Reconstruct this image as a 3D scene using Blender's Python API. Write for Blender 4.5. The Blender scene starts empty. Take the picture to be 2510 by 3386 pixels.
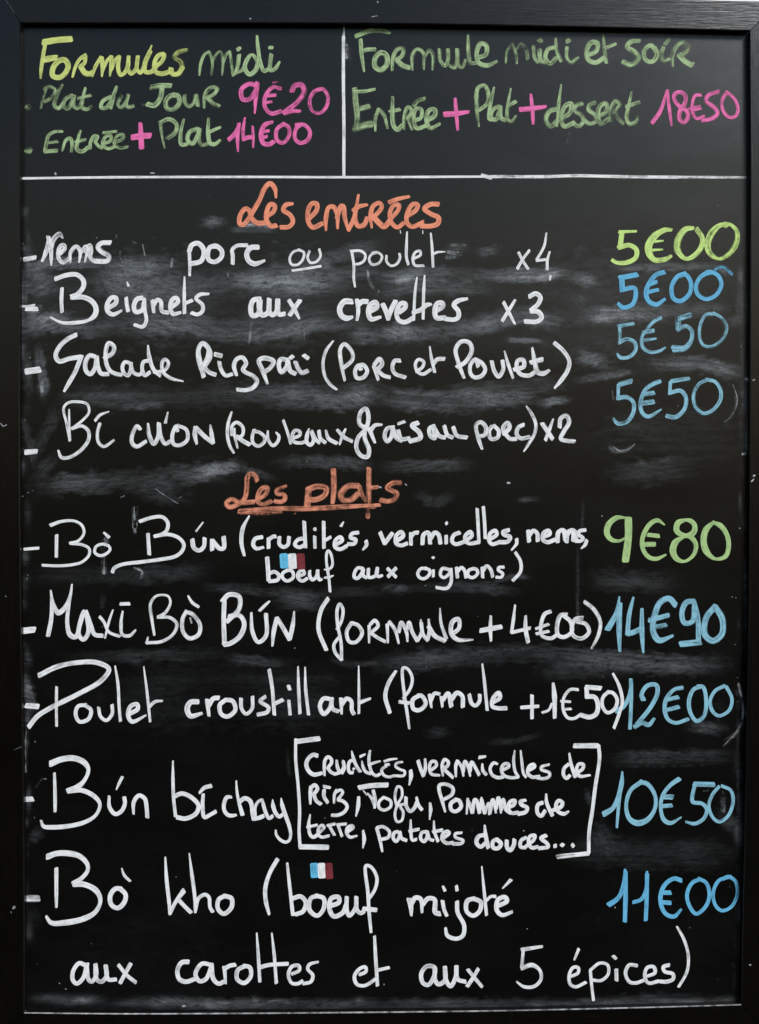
import bpy, math, random
import numpy as np
from mathutils import Vector, noise as mnoise

sc = bpy.context.scene
# ------------------------------------------------------------------ camera, world, sun, exposure
S = 0.0003                       # metres per photograph pixel on the board
W, H = 2510, 3386
DIST = 0.80                      # phone held about 80 cm from the board
ZC = 1.35                        # height of the board's middle above the pavement
cam_d = bpy.data.cameras.new('camera')
cam = bpy.data.objects.new('camera', cam_d)
sc.collection.objects.link(cam)
LEAN = math.radians(18)          # lean out from the wall, added to darken lower reflections; phone faces it squarely
PIVOT_Z = ZC - (3430 - H / 2) * S
def leaned(y, z):
    dz = z - PIVOT_Z
    return (y * math.cos(LEAN) - dz * math.sin(LEAN), PIVOT_Z + y * math.sin(LEAN) + dz * math.cos(LEAN))
cam.location = (0,) + leaned(-DIST, ZC)
cam.rotation_euler = (math.radians(90) + LEAN, 0, 0)
cam_d.sensor_fit = 'VERTICAL'
cam_d.sensor_height = 24
cam_d.lens = 24 * DIST / (H * S)
cam_d.clip_start = 0.01
cam_d.clip_end = 200
sc.camera = cam

SUN_EL, SUN_AZ = math.radians(30), math.radians(36)     # behind the photographer, to the right
world = bpy.data.worlds.new('World'); sc.world = world
world.use_nodes = True
wn = world.node_tree
sky = wn.nodes.new('ShaderNodeTexSky')
sky.sky_type = 'NISHITA'; sky.sun_disc = False
sky.sun_elevation = SUN_EL
sky.sun_rotation = math.radians(180) - SUN_AZ
sky.dust_density = 0.1; sky.ozone_density = 2.6
bg = wn.nodes['Background']; bg.inputs['Strength'].default_value = 0.08
wn.links.new(sky.outputs[0], bg.inputs['Color'])
sun_d = bpy.data.lights.new('sun', 'SUN')
sun_d.energy = 3.6; sun_d.angle = math.radians(18); sun_d.color = (1.0, 0.992, 0.98)
sun = bpy.data.objects.new('sun', sun_d); sc.collection.objects.link(sun)
sdir = Vector((math.cos(SUN_EL) * math.sin(SUN_AZ), -math.cos(SUN_EL) * math.cos(SUN_AZ), math.sin(SUN_EL)))
sun.rotation_euler = sdir.to_track_quat('Z', 'Y').to_euler()
sun.location = sdir * 5
sc.view_settings.view_transform = 'Standard'
sc.view_settings.look = 'None'
sc.view_settings.gamma = 1
sc.view_settings.use_curve_mapping = False
sc.view_settings.exposure = 0.25
sc.cycles.transparent_max_bounces = 40

def lin(r, g, b):
    f = lambda c: (c / 255 / 12.92) if c < 11 else ((c / 255 + 0.055) / 1.055) ** 2.4
    return (f(r), f(g), f(b), 1)

def P(px, py, h=0.0):
    """point of the board seen at photograph pixel (px, py), h metres in front of the board face"""
    k = (DIST - h) / DIST
    return ((px - W / 2) * S * k, -h, ZC - (py - H / 2) * S * k)

# ------------------------------------------------------------------ materials
def new_mat(name):
    m = bpy.data.materials.new(name); m.use_nodes = True
    nt = m.node_tree
    return m, nt, nt.nodes['Principled BSDF'], nt.nodes['Material Output']

def nd(nt, t, **kw):
    n = nt.nodes.new(t)
    for k, v in kw.items():
        if k in n.inputs: n.inputs[k].default_value = v
        else: setattr(n, k, v)
    return n

def mth(nt, op, a, b=None, c=None, clamp=False):
    n = nt.nodes.new('ShaderNodeMath'); n.operation = op; n.use_clamp = clamp
    for i, v in enumerate((a, b, c)):
        if v is None: continue
        if isinstance(v, (int, float)): n.inputs[i].default_value = v
        else: nt.links.new(v, n.inputs[i])
    return n.outputs[0]

def noise_tex(nt, vec, scale, detail=4, rough=.55, mapscale=None, off=None):
    if mapscale:
        mp = nd(nt, 'ShaderNodeMapping'); mp.inputs['Scale'].default_value = mapscale
        if off: mp.inputs['Location'].default_value = off
        nt.links.new(vec, mp.inputs['Vector']); vec = mp.outputs[0]
    n = nd(nt, 'ShaderNodeTexNoise'); n.inputs['Scale'].default_value = scale
    n.inputs['Detail'].default_value = detail; n.inputs['Roughness'].default_value = rough
    nt.links.new(vec, n.inputs['Vector'])
    return n.outputs['Fac']

def board_material():
    m, nt, b, out = new_mat('blackboard_paint')
    co = nd(nt, 'ShaderNodeTexCoord').outputs['Object']
    at = nd(nt, 'ShaderNodeAttribute', attribute_name='chalk_dust').outputs['Fac']
    # the cloth moved in loose arcs: bend the streaks
    wn_ = nd(nt, 'ShaderNodeTexNoise'); wn_.inputs['Scale'].default_value = 5; wn_.inputs['Detail'].default_value = 2
    nt.links.new(co, wn_.inputs['Vector'])
    wv = nd(nt, 'ShaderNodeVectorMath', operation='MULTIPLY_ADD')
    nt.links.new(wn_.outputs['Color'], wv.inputs[0]); wv.inputs[1].default_value = (.10, .10, .10); nt.links.new(co, wv.inputs[2])
    streak = noise_tex(nt, wv.outputs[0], 75, 5, .7, (1, 1, 5))
    grain = noise_tex(nt, co, 900, 2, .6)
    cloud = noise_tex(nt, co, 9, 4, .6, (1, 1, 2.2), (3, 0, 5))
    fibre = noise_tex(nt, wv.outputs[0], 150, 4, .75, (1, 1, 2.2), (1, 0, 7))
    k = mth(nt, 'MULTIPLY_ADD', streak, 3.2, -.75, clamp=True)
    k = mth(nt, 'MULTIPLY', k, mth(nt, 'MULTIPLY_ADD', grain, 4.0, -1.0, clamp=True))
    k = mth(nt, 'MULTIPLY', k, mth(nt, 'MULTIPLY_ADD', fibre, 4.5, -1.2, clamp=True))
    k = mth(nt, 'MULTIPLY', k, 1.7)
    k = mth(nt, 'MULTIPLY', k, mth(nt, 'MULTIPLY_ADD', cloud, 2.2, -.1))
    d = mth(nt, 'MULTIPLY', at, k)
    # the thin film left all over by wiping
    film = mth(nt, 'MULTIPLY', mth(nt, 'MULTIPLY_ADD', cloud, 3.0, -1.25, clamp=True), mth(nt, 'MULTIPLY', streak, .005))
    d = mth(nt, 'ADD', d, film)
    mix = nd(nt, 'ShaderNodeMix', data_type='RGBA')
    gc = nd(nt, 'ShaderNodeMix', data_type='RGBA')
    gc.inputs[6].default_value = (.0012, .0012, .0011, 1); gc.inputs[7].default_value = (.0066, .0064, .0060, 1)
    nt.links.new(mth(nt, 'MULTIPLY_ADD', grain, 2.2, -.75, clamp=True), gc.inputs[0]); nt.links.new(gc.outputs[2], mix.inputs[6])
    mix.inputs[7].default_value = (.62, .66, .71, 1)
    nt.links.new(d, mix.inputs[0]); nt.links.new(mix.outputs[2], b.inputs['Base Color'])
    rr = mth(nt, 'MULTIPLY_ADD', cloud, .10, BOARD_ROUGH - .05)
    rr = mth(nt, 'MULTIPLY_ADD', d, 1.2, rr, clamp=True)
    nt.links.new(rr, b.inputs['Roughness'])
    b.inputs['Specular IOR Level'].default_value = BOARD_SPEC
    bp = nd(nt, 'ShaderNodeBump'); bp.inputs['Strength'].default_value = .25; bp.inputs['Distance'].default_value = .0004
    nt.links.new(noise_tex(nt, co, 1300, 2, .6), bp.inputs['Height']); nt.links.new(bp.outputs[0], b.inputs['Normal'])
    return m

def frame_material(name, stretch):
    m, nt, b, out = new_mat(name)
    co = nd(nt, 'ShaderNodeTexCoord').outputs['Object']
    g = noise_tex(nt, co, 40, 5, .6, stretch)
    c = noise_tex(nt, co, 14, 4, .6)
    fine = noise_tex(nt, co, 1200, 2, .6)
    mix = nd(nt, 'ShaderNodeMix', data_type='RGBA')
    mix.inputs[6].default_value = (.0018, .0015, .0012, 1)
    mix.inputs[7].default_value = (.007, .0063, .0055, 1)
    nt.links.new(mth(nt, 'MULTIPLY', g, c), mix.inputs[0]); nt.links.new(mix.outputs[2], b.inputs['Base Color'])
    nt.links.new(mth(nt, 'MULTIPLY_ADD', g, .16, FRAME_ROUGH - .08), b.inputs['Roughness'])
    b.inputs['Specular IOR Level'].default_value = FRAME_SPEC
    bp = nd(nt, 'ShaderNodeBump'); bp.inputs['Strength'].default_value = .4; bp.inputs['Distance'].default_value = .0006
    hh = mth(nt, 'ADD', g, mth(nt, 'MULTIPLY', fine, .25))
    nt.links.new(hh, bp.inputs['Height']); nt.links.new(bp.outputs[0], b.inputs['Normal'])
    return m

def chalk_material(name, col):
    """dried chalk marker: streaky along the stroke, thin where the pen ran dry"""
    m, nt, b, out = new_mat(name)
    uv = nd(nt, 'ShaderNodeUVMap', uv_map='stroke').outputs[0]
    sep = nd(nt, 'ShaderNodeSeparateXYZ'); nt.links.new(uv, sep.inputs[0])
    v = mth(nt, 'ABSOLUTE', mth(nt, 'MULTIPLY_ADD', mth(nt, 'FRACT', sep.outputs[1]), 2, -1))
    A = nd(nt, 'ShaderNodeAttribute', attribute_name='cover').outputs['Fac']
    co = nd(nt, 'ShaderNodeTexCoord').outputs['Object']
    streak = noise_tex(nt, uv, 1, 3, .6, (45, 3.6, 1))
    grain = noise_tex(nt, co, 1100, 2, .6)
    blot = noise_tex(nt, co, 150, 3, .6)
    patch = noise_tex(nt, co, 52, 3, .55, None, None)
    thin = mth(nt, 'SUBTRACT', 1.06, A)
    var = mth(nt, 'ADD', mth(nt, 'MULTIPLY', mth(nt, 'SUBTRACT', streak, .5), 4.2),
              mth(nt, 'ADD', mth(nt, 'MULTIPLY', mth(nt, 'SUBTRACT', grain, .5), 1.0),
                  mth(nt, 'ADD', mth(nt, 'MULTIPLY', mth(nt, 'SUBTRACT', blot, .5), 2.2), mth(nt, 'MULTIPLY', mth(nt, 'SUBTRACT', patch, .5), 3.0))))
    a = mth(nt, 'MULTIPLY_ADD', var, mth(nt, 'MINIMUM', mth(nt, 'MULTIPLY_ADD', thin, 2.5, .12), .62), A, clamp=True)
    # ragged edge, softer where the mark was rubbed
    ev = mth(nt, 'ADD', v, mth(nt, 'MULTIPLY', mth(nt, 'ADD', mth(nt, 'MULTIPLY', mth(nt, 'SUBTRACT', grain, .5), .3), mth(nt, 'MULTIPLY', mth(nt, 'SUBTRACT', blot, .55), .45))))
    soft = mth(nt, 'MULTIPLY_ADD', thin, 1.0, .03)
    edge = mth(nt, 'DIVIDE', mth(nt, 'SUBTRACT', 1.02, ev), soft, clamp=True)
    a = mth(nt, 'MULTIPLY', a, edge)
    mix = nd(nt, 'ShaderNodeMix', data_type='RGBA')
    mix.inputs[6].default_value = tuple(c * .76 for c in col[:3]) + (1,)
    mix.inputs[7].default_value = tuple(min(.95, c * 1.08) for c in col[:3]) + (1,)
    tone = mth(nt, 'MULTIPLY_ADD', mth(nt, 'ADD', streak, blot), 1.5, -1.0)
    rim = mth(nt, 'MULTIPLY', mth(nt, 'MULTIPLY_ADD', v, 3.5, -2.3, clamp=True), .30)      # pigment pools along the edge
    nt.links.new(mth(nt, 'ADD', tone, rim, clamp=True), mix.inputs[0])
    nt.links.new(mix.outputs[2], b.inputs['Base Color'])
    b.inputs['Roughness'].default_value = .75
    b.inputs['Specular IOR Level'].default_value = .25
    nt.links.new(a, b.inputs['Alpha'])
    return m

def wall_material():
    m, nt, b, out = new_mat('pale_render')
    co = nd(nt, 'ShaderNodeTexCoord').outputs['Object']
    mix = nd(nt, 'ShaderNodeMix', data_type='RGBA')
    mix.inputs[6].default_value = (.72, .73, .74, 1); mix.inputs[7].default_value = (.82, .82, .82, 1)
    nt.links.new(noise_tex(nt, co, 6, 6, .6), mix.inputs[0]); nt.links.new(mix.outputs[2], b.inputs['Base Color'])
    b.inputs['Roughness'].default_value = .9
    bp = nd(nt, 'ShaderNodeBump'); bp.inputs['Strength'].default_value = .4; bp.inputs['Distance'].default_value = .002
    nt.links.new(noise_tex(nt, co, 250, 4, .6), bp.inputs['Height']); nt.links.new(bp.outputs[0], b.inputs['Normal'])
    return m

BOARD_ROUGH, BOARD_SPEC = .27, .46
FRAME_ROUGH, FRAME_SPEC = .25, .42
M_BOARD = board_material()
M_RAIL_H = frame_material('black_stained_wood_across', (1, 6, 22))
M_RAIL_V = frame_material('black_stained_wood_upright', (22, 6, 1))
M_WALL = wall_material()
INK = dict(
    white=(.87, .875, .895), lime=lin(206, 218, 128), fade=lin(170, 196, 146), pink=lin(246, 116, 180),
    orange=lin(250, 152, 120), rust=lin(226, 146, 116), sky=lin(104, 182, 222), blue=lin(140, 194, 214),
    spring=lin(204, 234, 138), mint=lin(172, 204, 138), red=lin(122, 48, 54), brightred=lin(205, 60, 62), flagblue=lin(106, 196, 236), dust=(.6, .62, .65))
M_INK = {k: chalk_material('chalk_' + {'fade': 'faded_green', 'rust': 'faded_orange', 'flagblue': 'flag_blue', 'red': 'flag_red', 'brightred': 'flag_fresh_red', 'spring': 'spring_green'}.get(k, k), v) for k, v in INK.items()}

# ------------------------------------------------------------------ helpers
def link(name, verts, faces, mats, parent=None):
    me = bpy.data.meshes.new(name)
    me.from_pydata(verts, [], faces); me.update()
    for mm in (mats if isinstance(mats, (list, tuple)) else [mats]): me.materials.append(mm)
    o = bpy.data.objects.new(name, me); sc.collection.objects.link(o)
    if parent: o.parent = parent; o.matrix_parent_inverse = parent.matrix_world.inverted()
    return o

def spline(pts, step):
    """Catmull-Rom through pts (x, y, w), resampled about every step px"""
    pts = np.array(pts, float)
    if len(pts) == 2:
        n = max(2, int(np.hypot(*(pts[1, :2] - pts[0, :2])) / step) + 1)
        t = np.linspace(0, 1, n)[:, None]
        return pts[0] * (1 - t) + pts[1] * t
    p = np.vstack([2 * pts[0] - pts[1], pts, 2 * pts[-1] - pts[-2]])
    if np.hypot(*(pts[0, :2] - pts[-1, :2])) < 1e-6: p[0] = pts[-2]; p[-1] = pts[1]
    out = []
    for i in range(1, len(p) - 2):
        a, b, c, d = p[i - 1:i + 3]
        n = max(2, int(np.hypot(*(c[:2] - b[:2])) / step) + 1)
        ta, tb, tc = (max(np.hypot(*(q[:2] - r[:2])), 1e-3) ** .5 for q, r in ((b, a), (c, b), (d, c)))
        m1 = (b - a) / ta - (c - a) / (ta + tb) + (c - b) / tb
        m2 = (c - b) / tb - (d - b) / (tb + tc) + (d - c) / tc
        m1 *= tb; m2 *= tb
        for j in range(n):
            t = j / n
            q = ((2 * t ** 3 - 3 * t ** 2 + 1) * b + (t ** 3 - 2 * t ** 2 + t) * m1 + (-2 * t ** 3 + 3 * t ** 2) * c + (t ** 3 - t ** 2) * m2)
            q[2] = b[2] * (1 - t) + c[2] * t
            out.append(q)
    out.append(p[-2])
    return np.array(out)

rng = random.Random(7)
class Ink:
    """all strokes of one piece of lettering, as low ridges of dried chalk"""
    count = 0
    def __init__(s): s.v = []; s.f = []; s.uv = []; s.cv = []; s.mi = []
    def stroke(s, pts, cover, base=0.0, mat=0, square=False):
        q = spline(pts, 4.0)
        keep = [0]
        for i in range(1, len(q)):
            if np.hypot(*(q[i, :2] - q[keep[-1], :2])) > 1.2: keep.append(i)
        q = q[keep]
        if len(q) < 2: return
        # a little hand tremor
        d = np.gradient(q[:, :2], axis=0); L = np.maximum(np.hypot(d[:, 0], d[:, 1]), 1e-6)[:, None]; d /= L
        nrm = np.stack([-d[:, 1], d[:, 0]], 1)
        u = np.concatenate([[0], np.cumsum(np.hypot(*np.diff(q[:, :2], axis=0).T))])
        ph = rng.random() * 100
        spread = 1 + max(0, .85 - cover) * .5
        hw = spread * q[:, 2] / 2 * np.array([1 + .10 * mnoise.noise(Vector((x / 45, ph, 0))) + .05 * mnoise.noise(Vector((x / 9, ph, 5))) for x in u])
        # blunt, rounded ends of the felt tip
        ends = []
        r0, r1 = hw[0] * (.3 if square else .5), hw[-1] * (.3 if square else .5)
        cap = [(1.0, .50), (.85, .74), (.55, .90), (.2, .98)]
        sk0, sk1 = (rng.uniform(-.45, .45) for _ in (0, 1))      # chisel tip: ends cut at a slant
        rows = []
        for k, wv in cap: rows.append((q[0, :2] - d[0] * r0 * k, nrm[0] + d[0] * sk0 * (k if not square else 0), hw[0] * wv, -r0 * k))
        for i in range(len(q)): rows.append((q[i, :2], nrm[i], hw[i], u[i]))
        for k, wv in reversed(cap): rows.append((q[-1, :2] + d[-1] * r1 * k, nrm[-1] + d[-1] * sk1 * (k if not square else 0), hw[-1] * wv, u[-1] + r1 * k))
        Ink.count += 1
        lift = base + .00008 + (Ink.count % 40) * 4e-6
        seed = Ink.count % 97
        prof = [(-1, 0), (-.6, .00001), (0, .000012), (.6, .00001), (1, 0)]
        b0 = len(s.v)
        for j, (c, n, w, uu) in enumerate(rows):
            for a, hgt in prof:
                x, y = c + n * w * a
                s.v.append(P(x, y, lift + hgt + j * 1.2e-6))
                # v runs 0..1 across; whole-number shift picks another streak pattern
                s.uv.append((uu * S + ph, seed + .002 + .996 * (a * w / max(hw.mean(), w) + 1) / 2 if not (j < 4 or j >= len(rows) - 4) else seed + .002 + .996 * (a + 1) / 2))
                s.cv.append(cover)
        m = len(prof)
        for j in range(len(rows) - 1):
            for k in range(m - 1):
                a = b0 + j * m + k
                s.f.append((a, a + m, a + m + 1, a + 1)); s.mi.append(mat)
    def build(s, name, mats, parent):
        o = link(name, s.v, s.f, mats, parent)
        me = o.data
        uvl = me.uv_layers.new(name='stroke')
        idx = np.empty(len(me.loops), np.int32); me.loops.foreach_get('vertex_index', idx)
        uvl.data.foreach_set('uv', np.array(s.uv, np.float32)[idx].ravel())
        at = me.attributes.new('cover', 'FLOAT', 'POINT'); at.data.foreach_set('value', np.array(s.cv, np.float32))
        me.polygons.foreach_set('material_index', np.array(s.mi, np.int32))
        me.polygons.foreach_set('use_smooth', np.ones(len(me.polygons), bool))
        return o

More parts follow.
